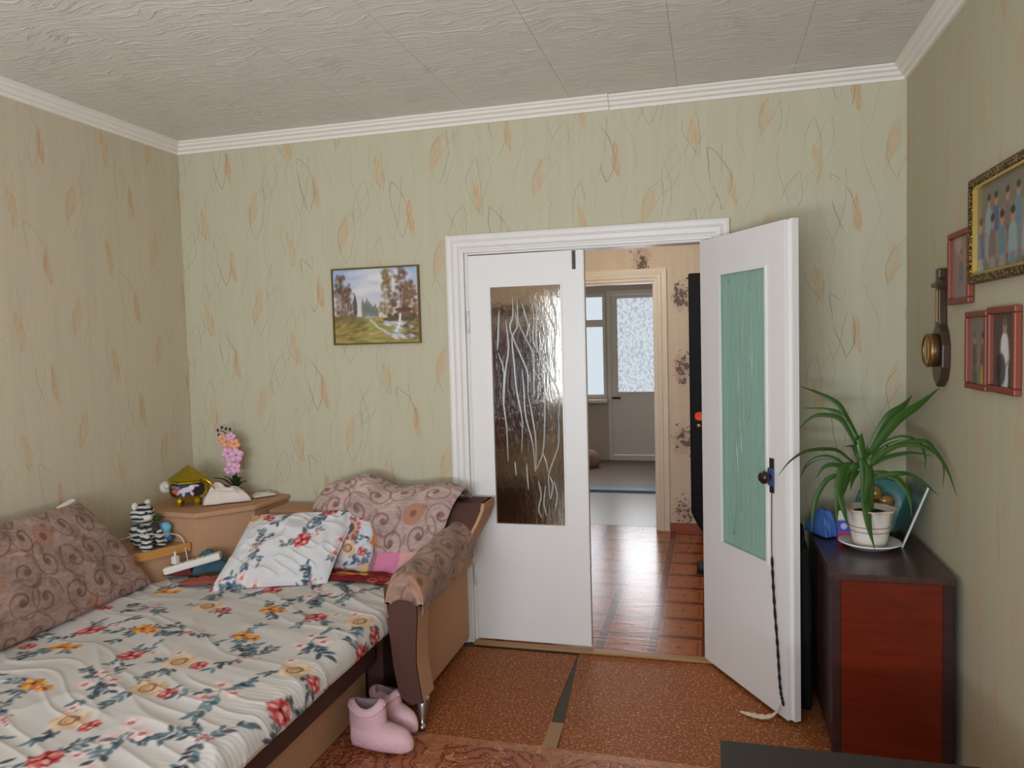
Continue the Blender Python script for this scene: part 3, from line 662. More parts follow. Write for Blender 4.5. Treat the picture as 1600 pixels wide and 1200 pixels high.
# kitchen shell
KL, KR = -2.5, 0.35
struct('floor_kitchen', boxes((KL, KR, 7.70, KY1+0.1, -0.1, 0.0)), M['brown_lino'], 'brown linoleum floor at the far end of the kitchen', 'floor')
struct('floor_passage', boxes((KL, KR, HY1+0.11, 7.56, -0.1, 0.0)), M['grey_lino'], 'pale grey glossy linoleum floor beyond the far doorway', 'floor')
struct('trim_9', boxes((KL, KR, 7.56, 7.70, -0.05, 0.022)), M['blue_paint'], 'blue painted strip across the kitchen floor', 'threshold')
struct('wall_kitchen_left', boxes((KL-0.1, KL, HY1+0.1, KY1+0.1, 0, 2.62)), M['kitchen_wall'], 'left wall of the kitchen', 'wall')
struct('wall_kitchen_right', boxes((KR, KR+0.1, HY1+0.1, KY1+0.1, 0, 2.62)), M['kitchen_wall'], 'right wall of the kitchen', 'wall')
struct('ceiling_kitchen', boxes((KL-0.1, KR+0.1, HY1+0.1, KY1+0.1, 2.62, 2.72)), M['plaster'], 'plain kitchen ceiling', 'ceiling')
KW0, KW1, KZ0, KZ1 = -2.15, -1.30, 0.80, 2.14
BD0, BD1, BDZ = -1.275, -0.50, 2.16
struct('wall_kitchen_back', boxes((KL, KW0, KY1, KY1+0.12, 0, 2.62), (KW1, BD0, KY1, KY1+0.12, 0, 2.62), (KW0, KW1, KY1, KY1+0.12, 0, KZ0), (KW0, KW1, KY1, KY1+0.12, KZ1, 2.62),
       (BD0, BD1, KY1, KY1+0.12, BDZ, 2.62), (BD1, KR, KY1, KY1+0.12, 0, 2.62)), M['kitchen_wall'], 'far kitchen wall with window and balcony door', 'wall')
kw = thing('window_2', (-1.7, KY1, KZ0), 'kitchen window with small top pane beside the balcony door', 'window', kind='structure')
ky0, ky1 = KY1+0.02, KY1+0.06
mesh('window_frame', *boxes((KW0+0.05, KW1-0.035, ky0+.002, ky1-.002, KZ0, KZ0+0.04), (KW0+0.05, KW1-0.035, ky0+.002, ky1-.002, KZ1-0.05, KZ1), (KW0, KW0+0.05, ky0, ky1, KZ0, KZ1), (KW1-0.035, KW1, ky0, ky1, KZ0, KZ1), (KW0+0.05, KW1-0.035, ky0+.002, ky1-.002, 1.71, 1.80)), M['trim_paint'], kw)
mesh('pane', *boxes((KW0+0.05, KW1-0.035, ky0+0.018, ky0+0.022, KZ0+0.04, 1.71)), M['pane_clear'], kw)
mesh('pane', *boxes((KW0+0.05, KW1-0.035, ky0+0.018, ky0+0.022, 1.80, KZ1-0.05)), M['pane_clear'], kw)
mesh('window_sill', *boxes((KW0-0.05, KW1+0.02, KY1-0.16, KY1+0.02, KZ0-0.05, KZ0-0.015)), M['trim_paint'], kw)
bd = thing('door_4', (-0.9, KY1, 0.0), 'balcony door with tall glass pane and solid lower panel', 'door', kind='structure')
mesh('door_frame', *boxes((BD0, BD0+0.045, KY1-0.01, KY1+0.10, 0, BDZ), (BD1-0.045, BD1, KY1-0.01, KY1+0.10, 0, BDZ), (BD0+0.045, BD1-0.045, KY1-0.008, KY1+0.098, BDZ-0.05, BDZ)), M['trim_paint'], bd)
mesh('door_slab', *boxes((BD0+0.05, BD0+0.125, KY1, KY1+0.05, 0.07, BDZ-0.055), (BD1-0.125, BD1-0.05, KY1, KY1+0.05, 0.07, BDZ-0.055), (BD0+0.125, BD1-0.125, KY1, KY1+0.05, BDZ-0.10, BDZ-0.055), (BD0+0.125, BD1-0.125, KY1, KY1+0.05, 0.07, 0.87)), M['trim_paint'], bd)
mesh('pane', *boxes((BD0+0.125, BD1-0.125, KY1+0.022, KY1+0.026, 0.87, BDZ-0.10)), M['pane_clear'], bd)
mesh('glazing_bead', *boxes((BD0+0.115, BD1-0.115, KY1-0.012, KY1, 0.855, 0.875), (BD0+0.115, BD0+0.13, KY1-0.012, KY1, 0.875, BDZ-0.09), (BD1-0.13, BD1-0.115, KY1-0.012, KY1, 0.875, BDZ-0.09)), M['trim_paint'], bd)
mesh('handle', *tube([(BD0+0.05, KY1-0.03, 0.80), (BD0+0.16, KY1-0.035, 0.80)], 0.012, 8), M['bakelite'], bd)
mesh('door_step', *boxes((BD0+0.046, BD1-0.046, KY1-0.02, KY1+0.10, 0, 0.06)), M['trim_paint'], bd)
def mk_lace():
    m = bpy.data.materials.new('lace_curtain'); m.use_nodes = True; nb = NB(m); nt = m.node_tree
    b = bsdf(m); b.inputs['Base Color'].default_value = (0.86, 0.86, 0.86, 1); b.inputs['Roughness'].default_value = 0.9
    tl = nt.nodes.new('ShaderNodeBsdfTranslucent'); tl.inputs[0].default_value = (0.80, 0.82, 0.86, 1)
    tr = nt.nodes.new('ShaderNodeBsdfTransparent'); m1 = nt.nodes.new('ShaderNodeMixShader'); m2 = nt.nodes.new('ShaderNodeMixShader')
    co = nb.coord(); f = nb.sm(nb.noise(nb.scale(co, (1, 1, 0.8)), 34.0, 2, 0.6), 0.44, 0.50)
    fi = nb.mr(f, 0, 1, 0.35, 0.86)
    m1.inputs[0].default_value = 0.6; nb.l.new(b.outputs[0], m1.inputs[1]); nb.l.new(tl.outputs[0], m1.inputs[2])
    nb.l.new(fi, m2.inputs[0]); nb.l.new(m1.outputs[0], m2.inputs[1]); nb.l.new(tr.outputs[0], m2.inputs[2])
    nb.l.new(m2.outputs[0], nt.nodes['Material Output'].inputs[0]); return m
nu, nv = 60, 2; V = []
for i in range(nu):
    for j in range(nv): V.append((BD0+0.12+0.54*i/(nu-1), KY1-0.022+0.007*math.sin(i*0.9), 0.865+1.20*j))
lc = mesh('lace_curtain', V, gridf(nu, nv), mk_lace(), smooth=True); tag(lc, 'white lace curtain hanging over the balcony door glass', 'curtain')
V, Fc = lathe([(0, 0.001), (0.13, 0.001), (0.16, 0.05), (0.15, 0.14), (0.10, 0.20), (0.0, 0.21)], 24, (-1.48, 9.05, 0), wob=lambda a, i: 0.05*math.sin(3*a))
pf_ = mesh('pouf', V, Fc, grainy('pouf_cloth', (150, 118, 112), 0.9, 0.15, 30), smooth=True); tag(pf_, 'dusty pink rounded pouf on the floor below the kitchen window', 'pouf')

# ------------------------------------------------------------------ prints for the bedding and covers
TEAL = [(52, 82, 98), (78, 108, 122), (38, 50, 66), (104, 130, 138)]
def sprig(c, x, y, ang, ln, rg):
    pts = [(x, y)]; a = ang
    for k in range(5): a += rg.normal(0, .18); pts.append((pts[-1][0]+ln/5*math.cos(a), pts[-1][1]+ln/5*math.sin(a)))
    c.stroke(pts, 0.0035, (66, 66, 76), 0.8)
    for k in range(1, 6):
        for s in (-1, 1):
            if rg.random() < 0.75: c.petal(*pts[k], ln*(.24+.2*rg.random()), ln*.075, a+s*(.5+.4*rg.random()), TEAL[rg.integers(4)], 0.9)
def peony(c, x, y, r, rg):
    for k in range(11): a = k*.571+rg.normal(0, .1); c.petal(x, y, r*1.05, r*.36, a, [(196, 74, 74), (176, 44, 52), (220, 138, 130)][k % 3], 0.92)
    for k in range(9): a = k*.7; c.petal(x+.15*r*math.cos(a), y+.15*r*math.sin(a), r*.62, r*.2, a, [(150, 30, 40), (206, 100, 96), (232, 172, 160)][k % 3], 0.9)
    c.ell(x, y, r*.2, r*.2, (112, 22, 32))
def rose(c, x, y, r, rg):
    for k in range(8): a = k*.785+rg.random()*.2; c.petal(x-.1*r*math.cos(a), y-.1*r*math.sin(a), r*1.15, r*.46, a, [(226, 200, 168), (218, 182, 146), (232, 208, 180)][k % 3], 0.95)
    c.ell(x, y, r*.62, r*.55, (224, 192, 152)); c.ring(x, y, r*.42, r*.10, (120, 72, 52)); c.ring(x+.05*r, y, r*.26, r*.08, (150, 96, 66)); c.ell(x, y, r*.14, r*.14, (206, 158, 112))
def orange(c, x, y, r, rg):
    for k in range(9): a = k*.7+rg.normal(0, .1); c.petal(x, y, r, r*.3, a, [(222, 146, 62), (236, 184, 100), (206, 112, 44)][k % 3], 0.93)
    c.ell(x, y, r*.24, r*.24, (140, 62, 34))
def blossom(c, x, y, r, rg):
    for k in range(5): a = k*1.257+rg.random()*.3; c.petal(x, y, r, r*.42, a, [(238, 212, 208), (230, 190, 190)][k % 2], 0.95)
    c.ell(x, y, r*.27, r*.27, (152, 58, 66)); c.ell(x, y, r*.1, r*.1, (236, 208, 170))
def medallion(c, x, y, r):
    c.ell(x, y, r*1.5, r, (206, 150, 120), .8); c.ell(x, y, r*1.15, r*.75, (92, 84, 96)); c.ell(x, y, r*.6, r*.35, (216, 160, 110)); c.ell(x, y, r*.25, r*.15, (92, 60, 60))
    for k in range(16): a = k*.3927; c.ell(x+1.6*r*math.cos(a), y+1.1*r*math.sin(a), r*.2, r*.2, (184, 80, 62), .9)
def floral(w, h, res, seed, sp=0.215, bgc=(208, 203, 198), sc=1.0):
    c = Canvas(w, h, res, bgc); rg = np.random.default_rng(seed); k = 0
    ny = int(h/sp)+2; nx = int(w/sp)+2
    for j in range(ny):
        for i in range(nx):
            x, y = (i+.5*(j % 2)+rg.normal(0, .12))*sp, (j+rg.normal(0, .12))*sp; t = (i*2+j*3+rg.integers(2)) % 5
            for q in range(3): sprig(c, x, y, rg.random()*6.28, (.075+.04*rg.random())*sc, rg)
            if t == 0: peony(c, x, y, .043*sc, rg); blossom(c, x+.06*sc, y+.035*sc, .024*sc, rg)
            elif t == 1: rose(c, x, y, .055*sc, rg); peony(c, x+.085*sc, y-.02*sc, .030*sc, rg); blossom(c, x-.05*sc, y+.06*sc, .026*sc, rg)
            elif t == 2: orange(c, x, y, .040*sc, rg); orange(c, x+.055*sc, y-.015*sc, .028*sc, rg)
            elif t == 3:
                for q in range(3): blossom(c, x+.045*sc*math.cos(q*2.1), y+.045*sc*math.sin(q*2.1), .032*sc, rg)
                sprig(c, x, y, -1.2, .13*sc, rg)
            else:
                for q in range(12): c.ell(x+rg.normal(0, .022)*sc, y+rg.normal(0, .022)*sc, .006*sc, .005*sc, [(214, 130, 136), (176, 66, 76)][q % 2], .9)
                sprig(c, x, y, rg.random()*6, .11*sc, rg)
    return c
def swirl(w, h, res, seed, bgc=(162, 138, 128), dark=(116, 76, 62), sun=(156, 96, 66), K=1.3):
    c = Canvas(w, h, res, bgc); rg = np.random.default_rng(seed); sp = 0.105*K
    X, Y = np.meshgrid(np.arange(c.a.shape[0])*res, np.arange(c.a.shape[1])*res, indexing='ij')
    k = (1+0.45*vnoise(X*60, Y*240, seed)+0.45*vnoise(X*12, Y*12, seed+1))[..., None]; c.a *= k
    ny, nx = int(h/sp)+2, int(w/sp)+2
    for j in range(ny):
        for i in range(nx):
            x, y = (i+.5*(j % 2)+rg.normal(0, .1))*sp, (j*.9+rg.normal(0, .1))*sp
            if (i*2+j*3) % 7 == 0:
                c.ell(x, y, .040*K, .040*K, sun, .6)
                for q in range(18): a = q*.349; c.petal(x+.022*K*math.cos(a), y+.022*K*math.sin(a), .022*K, .004*K, a, (176, 128, 98), .8)
                c.ring(x, y, .020*K, .005, (182, 134, 102), .8); c.ell(x, y, .013*K, .013*K, dark, .8)
            else:
                sg = 1 if (i+j) % 2 else -1; a0 = rg.random()*6.28; n = 34
                P = [(x+(.008+.050*t)*K*math.cos(a0+sg*t*7.4), y+(.008+.050*t)*K*math.sin(a0+sg*t*7.4)) for t in np.linspace(0, 1, n)]
                for q in range(n-1): c.stroke(P[q:q+2], .011-.005*q/n, dark, .6)
                c.ell(x, y, .012*K, .012*K, dark, .8)
                e = P[-1]; a1 = a0+sg*7.4
                c.stroke([(e[0]+.08*K*t*math.cos(a1+sg*(1.2+.9*t)), e[1]+.08*K*t*math.sin(a1+sg*(1.2+.9*t))) for t in np.linspace(0, 1, 9)], .007, dark, .6)
                for q in range(3): c.petal(x+.055*K*math.cos(a0+q*2.1), y+.055*K*math.sin(a0+q*2.1), .04*K, .008*K, rg.random()*6.28, dark, .45)
                if rg.random() < .6: c.ring(x+.02*K, y, .058*K, .004, (186, 160, 146), .4)
    return c
M['print'] = vcol_mat('printed_cotton', 0.9, 0.05, 500)
M['chenille'] = vcol_mat('chenille_cover', 0.95, 0.12, 700, 0.15)
M['picture'] = vcol_mat('printed_picture', 0.45)

# ------------------------------------------------------------------ corner sofa
M['beige'] = grainy('beige_upholstery', (186, 142, 108), 0.85, 0.08, 120, bump=0.10, bscale=400)
M['brown_fab'] = grainy('dark_brown_upholstery', (82, 50, 40), 0.85, 0.12, 120, bump=0.10, bscale=400)
M['orange_wood'] = grainy('varnished_pine_edge', (196, 138, 74), 0.4, 0.15, 20, (1, 0.2, 1))
sofa = thing('corner_sofa', (-1.9, 3.1, 0), 'beige and brown corner sofa pulled out into a bed', 'sofa')
rbox('seat_base', (-2.24, -1.39, 2.93, 3.345, 0.04, 0.35), M['brown_fab'], sofa, 0.012)
rbox('pull_out_base', (-2.74, -1.45, 1.02, 2.885, 0.0, 0.20), M['beige'], sofa, 0.006)
rbox('front_panel', (-2.74, -1.40, 1.0, 2.89, 0.20, 0.355), M['brown_fab'], sofa, 0.012)
bk = mesh('backrest', *prism([(3.36, 0.05), (3.35, 0.45), (3.43, 0.76), (3.47, 0.785), (3.58, 0.78), (3.60, 0.72), (3.60, 0.05)], 0, -1.90, -1.235), M['brown_fab'], sofa)
rbox('low_back', (-2.24, -1.90, 3.42, 3.60, 0.05, 0.715), M['beige'], sofa, 0.01)
fix_normals(bk)
# flared end of the back: brown face, beige side
V = []
sect = [(0.42, -1.205, 3.36), (0.52, -1.19, 3.37), (0.60, -1.145, 3.39), (0.68, -1.10, 3.41), (0.74, -1.075, 3.425), (0.775, -1.075, 3.45)]
for z, x, y in sect: V += [(-1.30, y, z), (x, y, z), (x+0.004, 3.60, z), (-1.30, 3.60, z)]
n = len(sect); Fc = [(i*4+k, i*4+(k+1) % 4, (i+1)*4+(k+1) % 4, (i+1)*4+k) for i in range(n-1) for k in (0, 2, 3)] + [(3, 2, 1, 0), tuple((n-1)*4+k for k in range(4))]
mesh('back_end', V, Fc, M['brown_fab'], sofa)
Vs = []
for z, x, y in sect: Vs += [(x-0.01, y-0.002, z), (x+0.006, y-0.002, z), (x+0.010, 3.60, z), (x-0.01, 3.60, z)]
mesh('back_end_side', Vs, [(i*4+k, i*4+(k+1) % 4, (i+1)*4+(k+1) % 4, (i+1)*4+k) for i in range(n-1) for k in range(4)] + [(3, 2, 1, 0), tuple((n-1)*4+k for k in range(4))], M['beige'], sofa)
arm = rbox('armrest', (-1.270, -1.217, 2.86, 3.60, 0.03, 0.60), M['beige'], sofa, 0.02, 3)
ctr = [(-1.136, .110), (-1.150, .19), (-1.160, .27), (-1.157, .36), (-1.150, .44), (-1.147, .59), (-1.292, .59), (-1.287, .50), (-1.268, .36), (-1.258, .25), (-1.238, .145), (-1.215, .115), (-1.18, .105)]
o = mesh('arm_front_rim', *prism([(x, z) for x, z in ctr], 1, 2.758, 2.885), M['beige'], arm); fix_normals(o)
md = o.modifiers.new('bevel', 'BEVEL'); md.width = 0.006; md.segments = 2; md.limit_method = 'ANGLE'
cx_ = sum(p[0] for p in ctr)/len(ctr); cz_ = sum(p[1] for p in ctr)/len(ctr)
o = mesh('arm_front_face', *prism([(cx_+(x-cx_)*.985, cz_+(z-cz_)*.995) for x, z in ctr], 1, 2.748, 2.762), M['brown_fab'], arm); fix_normals(o)
mesh('foot', *tube(catmull([(-1.155, 2.80, 0.118), (-1.150, 2.775, 0.06), (-1.144, 2.755, 0.022), (-1.142, 2.748, 0.016)], 12), [0.027, .0265, .025, .023, .020, .0175, .014, .0125, .011, .010, .010, .012, .014], 14), M['chrome'], sofa, False, True)
mesh('foot_tip', *ico((-1.141, 2.747, 0.015), 0.016, 0.016, 0.015, 2), M['chrome'], sofa, False, True)
rbox('side_back', (-2.862, -2.76, 1.0, 2.655, 0.05, 0.60), M['beige'], sofa, 0.012)

cab = thing('corner_cabinet', (-2.55, 3.42, 0), 'beige chamfered corner cabinet between the sofa wings with ornaments on top', 'cabinet')
poly = [(-2.862, 3.648), (-2.862, 3.185), (-2.475, 3.150), (-2.287, 3.368), (-2.262, 3.648)]
mesh('cabinet_body', *prism(poly, 2, 0.05, 0.722), M['beige'], cab)
top = mesh('cabinet_top', *prism([(-2.863, 3.650), (-2.863, 3.172), (-2.465, 3.134), (-2.272, 3.360), (-2.248, 3.650)], 2, 0.722, 0.75), M['beige'], cab)
md = top.modifiers.new('bevel', 'BEVEL'); md.width = 0.009; md.segments = 3
led = thing('side_ledge', (-2.72, 2.94, 0.05), 'low beige ledge with pine edge beside the corner cabinet', 'shelf')
mesh('ledge_board', *prism([(-2.862, 2.68), (-2.765, 2.68), (-2.520, 3.142), (-2.862, 3.165)], 2, 0.570, 0.60), M['beige'], led)
V = []
for z in (0.562, 0.606): V += [(-2.766, 2.674, z), (-2.750, 2.668, z), (-2.498, 3.140, z), (-2.518, 3.144, z)]
o = mesh('ledge_edge', V, BOXF, M['orange_wood'], led); fix_normals(o)
md = o.modifiers.new('bevel', 'BEVEL'); md.width = 0.004; md.segments = 2
mesh('ledge_panel', *prism([(-2.862, 2.69), (-2.772, 2.69), (-2.530, 3.140), (-2.862, 3.160)], 2, 0.05, 0.570), M['beige'], led)

# ------------------------------------------------------------------ fitted sheet (mattress cover)
XA, XB, YA, YB, ZT = -2.70, -1.296, 1.05, 3.24, 0.452
rr = 0.055; res = 0.0046
arc = [(XB-rr+rr*math.sin(t), ZT-rr+rr*math.cos(t)) for t in np.linspace(0, math.pi/2, 14)]
prof = [(x, ZT) for x in np.arange(XA, XB-rr, res)] + arc + [(XB+0.002*math.sin(k), ZT-rr-res*k) for k in range(1, 6)] + [(XB-0.010*k, ZT-rr-res*5-0.004*k) for k in range(1, 5)]
prof = np.array(prof); sx = np.concatenate([[0], np.cumsum(np.hypot(*np.diff(prof, axis=0).T))])
ys = np.arange(YA, YB, res); NU, NV = len(prof), len(ys)
cv = floral(sx[-1]+.05, YB-YA+.05, 0.003, 5, 0.238, sc=1.12)
SX, YY = np.meshgrid(sx, ys, indexing='ij'); PX = np.repeat(prof[:, :1], NV, 1); PZ = np.repeat(prof[:, 1:], NV, 1)
# folds: pulled diagonally over the top, fine gathers at the edge
a1 = SX*0.55+YY*0.85
fold = 0.0065*(1-2*np.abs(vnoise(a1*9+1.2*vnoise(SX*3, YY*3, 4), SX*2.2-YY*1.0, 21)))**3 + 0.0055*(1-2*np.abs(vnoise(YY*13+SX*5+2.0*vnoise(SX*4, YY*2, 5), SX*1.6, 22)))**4 + 0.003*vnoise(YY*30+SX*9, SX*3.0, 26) + 0.014*vnoise(SX*3, YY*3, 23)
edge = np.clip((SX-(sx[-1]-0.34))/0.30, 0, 1)
gath = edge*0.0007*np.sin(YY*330+3*vnoise(YY*9, SX*4, 24)+SX*16)*(0.5+vnoise(YY*7, SX*2, 25)+.5)
hh = (fold+gath)*np.clip(1-(SX-sx[-1]+0.05)/0.05*0, 0, 1)
topm = np.clip((PZ-(ZT-rr))/rr, 0, 1)
PZ2 = PZ+hh*topm-0.02*np.clip((YY-(YB-0.05))/0.05, 0, 1)**2*topm; PX2 = PX+hh*(1-topm)*0.8
ymax = np.where(PX > -2.26, YB, np.maximum(3.125, YB-(-2.26-PX)*0.62)); YW = YA+(YY-YA)*(ymax-YA)/(YB-YA)
xmin = np.clip(-2.735+(YW-2.68)*0.53, XA, -2.495); k_ = np.clip(1-(PX2-XA)/0.5, 0, 1); PX2 = PX2+(xmin-XA)*k_
sheetV = np.stack([PX2.ravel(), YW.ravel(), PZ2.ravel()], 1)
shc = cv.sample(SX.ravel(), (YY-YA).ravel())
o = mesh('fitted_sheet', sheetV, gridf(NU, NV), M['print'], smooth=True, colors=shc)
tag(o, 'white cotton fitted sheet with floral print stretched over the pulled-out bed', 'sheet')
mt_ = rbox('mattress', (-2.56, XB-0.05, YA, 2.90, 0.357, 0.425), grainy('mattress_cloth', (190, 180, 170), 0.9), sofa, 0.02)

# ------------------------------------------------------------------ cushions and pillows
def pillow(name, c, U, Vv, N, canvas, mat, label, cat, nu=90, nv=80, pinch=0.06, pw=0.42, amp=0.01, seed=1, parent=None, box=False):
    c, U, Vv, N = (np.array(q, float) for q in (c, U, Vv, N))
    u, v = np.meshgrid(np.linspace(-1, 1, nu), np.linspace(-1, 1, nv), indexing='ij')
    th = ((1-u**2)*(1-v**2)).clip(0)**pw
    uu = u*(1-pinch*(1-v**2)*u**2); vv = v*(1-pinch*(1-u**2)*v**2)
    VV, CC, FF = [], [], []
    lu, lv = 2*np.linalg.norm(U), 2*np.linalg.norm(Vv); cl = canvas.sample((u+1)/2*lu, (v+1)/2*lv).reshape(-1, 3)
    for s in (1, -1):
        nz = amp*(vnoise(u*4+9, v*4+9, seed)+.7*vnoise(u*9+u*v*3+30, v*3+30, seed+1)+1.2*(1-2*np.abs(vnoise(u*3.5+v*5+40, v*1.5-u*2+40, seed+2)))**3*.5)*np.clip(th*1.5, 0, 1)
        P = c+uu[..., None]*U+vv[..., None]*Vv+(s*(th+.02)*1.0)[..., None]*N+(s*nz)[..., None]*N/np.linalg.norm(N)
        off = len(VV)*nu*nv; f = gridf(nu, nv, off); FF += f if s > 0 else [q[::-1] for q in f]; VV.append(P.reshape(-1, 3)); CC.append(cl)
    # close the seam
    b = [i*nv for i in range(nu)] + [(nu-1)*nv+j for j in range(1, nv)] + [i*nv+nv-1 for i in range(nu-2, -1, -1)] + [j for j in range(nv-2, 0, -1)]
    m = nu*nv; FF += [(b[i], b[(i+1) % len(b)], m+b[(i+1) % len(b)], m+b[i]) for i in range(len(b))]
    o = mesh(name, np.concatenate(VV), FF, mat, None, False, True, np.concatenate(CC)); tag(o, label, cat); return o
def nrm(a, b, t):
    n = np.cross(np.array(a, float), np.array(b, float)); return n/np.linalg.norm(n)*t
Up, Vp = (0.255, 0.080, 0.006), (0.012, 0.165, 0.140)
pillow('bed_pillow', (-1.965, 3.150, 0.594), Up, Vp, nrm(Up, Vp, 0.062), floral(0.6, 0.5, 0.003, 9, 0.21, (212, 210, 210), .95), M['print'],
       'large white floral pillow leaning against the corner cabinet', 'pillow', 130, 110, 0.05, 0.42, 0.018, 5)
Up, Vp = (0.155, 0.03, 0.0), (0.0, 0.045, 0.125)
cp = floral(0.4, 0.3, 0.003, 31, 0.13, (206, 206, 212), .8); medallion(cp, .16, .20, .05)
pillow('bed_pillow', (-1.755, 3.300, 0.595), Up, Vp, nrm(Up, Vp, 0.035), cp, M['print'],
       'smaller floral pillow standing behind the large pillow', 'pillow', 80, 70, 0.03, 0.35, 0.012, 8)
# left back cushion
sw1 = swirl(1.45, 0.56, 0.0035, 3, (152, 124, 112), (108, 72, 60), (132, 86, 68))
Uc, Vc = (0.0, 0.655, 0.0), (-0.082, 0.0, 0.215)
c0 = pillow('back_cushion', (-2.655, 2.275, 0.672), Uc, Vc, nrm(Uc, Vc, 0.062), sw1, M['chenille'],
       'long brown scroll-patterned back cushion leaning on the left wall', 'cushion', 300, 120, 0.0, 0.22, 0.012, 13)
# cut the free end at a slant like the slumped cushion: shear top backwards
me = c0.data; co = np.zeros(len(me.vertices)*3); me.vertices.foreach_get('co', co); co = co.reshape(-1, 3)
t_ = ((co[:, 2]-0.46)/0.42).clip(0, 1); k_ = ((co[:, 1]-2.3)/0.63).clip(0, 1); co[:, 1] -= 0.215*t_**1.3*k_
me.vertices.foreach_set('co', co.ravel()); me.update()
# throw on the right back
sw2 = swirl(0.95, 0.60, 0.003, 17, (176, 152, 144), (126, 86, 74), (168, 104, 72))
nu, nv = 230, 130; u, v = np.meshgrid(np.linspace(0, 1, nu), np.linspace(0, 1, nv), indexing='ij')
xl = -1.915-0.05*np.sin(np.pi*np.clip(v*1.1, 0, 1)); xr = -1.325+0.150*np.clip(v/0.72, 0, 1)**0.8
zt = 0.845+0.045*np.exp(-((u-.32)/.13)**2)*1.0+0.012*np.sin(u*9)-0.075*np.clip((0.10-u)/0.10, 0, 1)**1.6-0.02*np.clip((u-.9)/.1, 0, 1)
vt = np.clip(v/0.80, 0, 1); X3 = xl+(xr-xl)*u
Z3 = 0.44+(zt-0.44)*np.sin(vt*math.pi/2)**1.0; Y3 = 3.335+0.085*vt+0.012*vnoise(u*7, v*4, 3)-0.03*np.sin(np.pi*vt)*np.sin(np.pi*u)
bk_ = np.clip((v-0.80)/0.20, 0, 1); Y3 = Y3+bk_*0.15; Z3 = Z3+0.012*np.sin(bk_*math.pi)-bk_**2*0.06
th_ = mesh('back_throw', np.stack([X3.ravel(), Y3.ravel(), Z3.ravel()], 1), gridf(nu, nv), M['chenille'], smooth=True, colors=sw2.sample((u*0.72).ravel(), (v*0.58).ravel()))
md = th_.modifiers.new('solidify', 'SOLIDIFY'); md.thickness = 0.008; md.offset = 1
tag(th_, 'brown scroll-patterned throw draped over the sofa back by the door', 'throw')
# armrest cover
sw3 = swirl(0.80, 0.80, 0.003, 23, (158, 126, 110), (112, 74, 58), (156, 104, 70))
cs = catmull([(-1.275, .46), (-1.278, .53), (-1.268, .60), (-1.240, .642), (-1.195, .652), (-1.150, .630), (-1.118, .575), (-1.122, .485)], 90)
d_ = np.concatenate([[0], np.cumsum(np.hypot(*np.diff(cs, axis=0).T))])
rows = [(2.738, -0.115+0.115*k/9*1.0) for k in range(9)] + [(2.738+0.05*math.sin(t)*0.9, -0.05*(1-math.sin(t))*0.2) for t in np.linspace(0.1, 1.4, 8)] + [(y, 0) for y in np.linspace(2.80, 3.42, 110)]
V, CC = [], []
acc_ = 0; last = None
for y, dz in rows:
    if last is not None: acc_ += math.hypot(y-last[0], dz-last[1])
    last = (y, dz); yn = (y-2.738)/0.68; slope = 0.035*yn
    for k, (x, z) in enumerate(cs):
        out = max(0, (k-60)/30); low = 0.03*yn*out
        zz = z+dz+slope+0.006*math.sin(y*30+k*.1)*.5
        V.append((x+0.004*math.sin(y*24+k*.2), y, max(zz, 0.455) if dz > -0.02 else max(zz, 0.515)+0.0)); CC.append((d_[k], acc_))
CC = np.array(CC)
ac = mesh('arm_cover', V, gridf(len(rows), len(cs)), M['chenille'], smooth=True, colors=sw3.sample(CC[:, 0], CC[:, 1]))
md = ac.modifiers.new('solidify', 'SOLIDIFY'); md.thickness = 0.006; md.offset = 1
tag(ac, 'brown scroll-patterned cover draped over the sofa armrest', 'armrest cover')
# pink striped blanket and maroon throw on the seat
cb = Canvas(0.5, 0.4, 0.003, (202, 178, 158))
for x0, x1, cl in ((0, .10, (196, 172, 154)), (.10, .14, (206, 176, 128)), (.14, .17, (150, 110, 120)), (.17, .29, (214, 128, 164)), (.29, .36, (222, 168, 160)), (.36, .42, (196, 176, 152)), (.42, .5, (188, 164, 148))): cb.rect(x0, x1, 0, .5, cl)
nu, nv = 60, 44; u, v = np.meshgrid(np.linspace(0, 1, nu), np.linspace(0, 1, nv), indexing='ij')
A = np.array([(-1.745, 3.255, .472), (-1.292, 3.205, .476), (-1.72, 3.345, .575), (-1.292, 3.345, .560)])
Pb = (1-u)[..., None]*((1-v)[..., None]*A[0]+v[..., None]*A[2])+u[..., None]*((1-v)[..., None]*A[1]+v[..., None]*A[3])
Pb[..., 2] += 0.014*np.sin(np.pi*v)*np.sin(u*7+1)+0.01*vnoise(u*8, v*5, 3)
o = mesh('striped_blanket', Pb.reshape(-1, 3), gridf(nu, nv), M['print'], smooth=True, colors=cb.sample((u*.44+.03*v).ravel(), (v*.3).ravel()))
md = o.modifiers.new('solidify', 'SOLIDIFY'); md.thickness = 0.012; md.offset = -1
tag(o, 'folded pink and beige striped blanket between pillow and armrest', 'blanket')
cm = Canvas(0.6, 0.3, 0.003, (118, 30, 36)); rg = np.random.default_rng(4)
for q in range(26): cm.ell(.42+rg.normal(0, .035), .12+rg.normal(0, .02), .008, .007, (232, 204, 196))
for q in range(7): orange(cm, .06+.04*q*.6, .13+rg.normal(0, .03), .026, rg)
for q in range(12): cm.ring(.05+.3*rg.random(), .24*rg.random(), .02, .005, (190, 84, 66))
A = np.array([(-1.80, 3.115, .478), (-1.290, 3.08, .482), (-1.78, 3.20, .482), (-1.290, 3.225, .486)])
Pb = (1-u)[..., None]*((1-v)[..., None]*A[0]+v[..., None]*A[2])+u[..., None]*((1-v)[..., None]*A[1]+v[..., None]*A[3])
Pb[..., 2] += 0.012*vnoise(u*9, v*4, 6)+0.008*np.sin(np.pi*v)
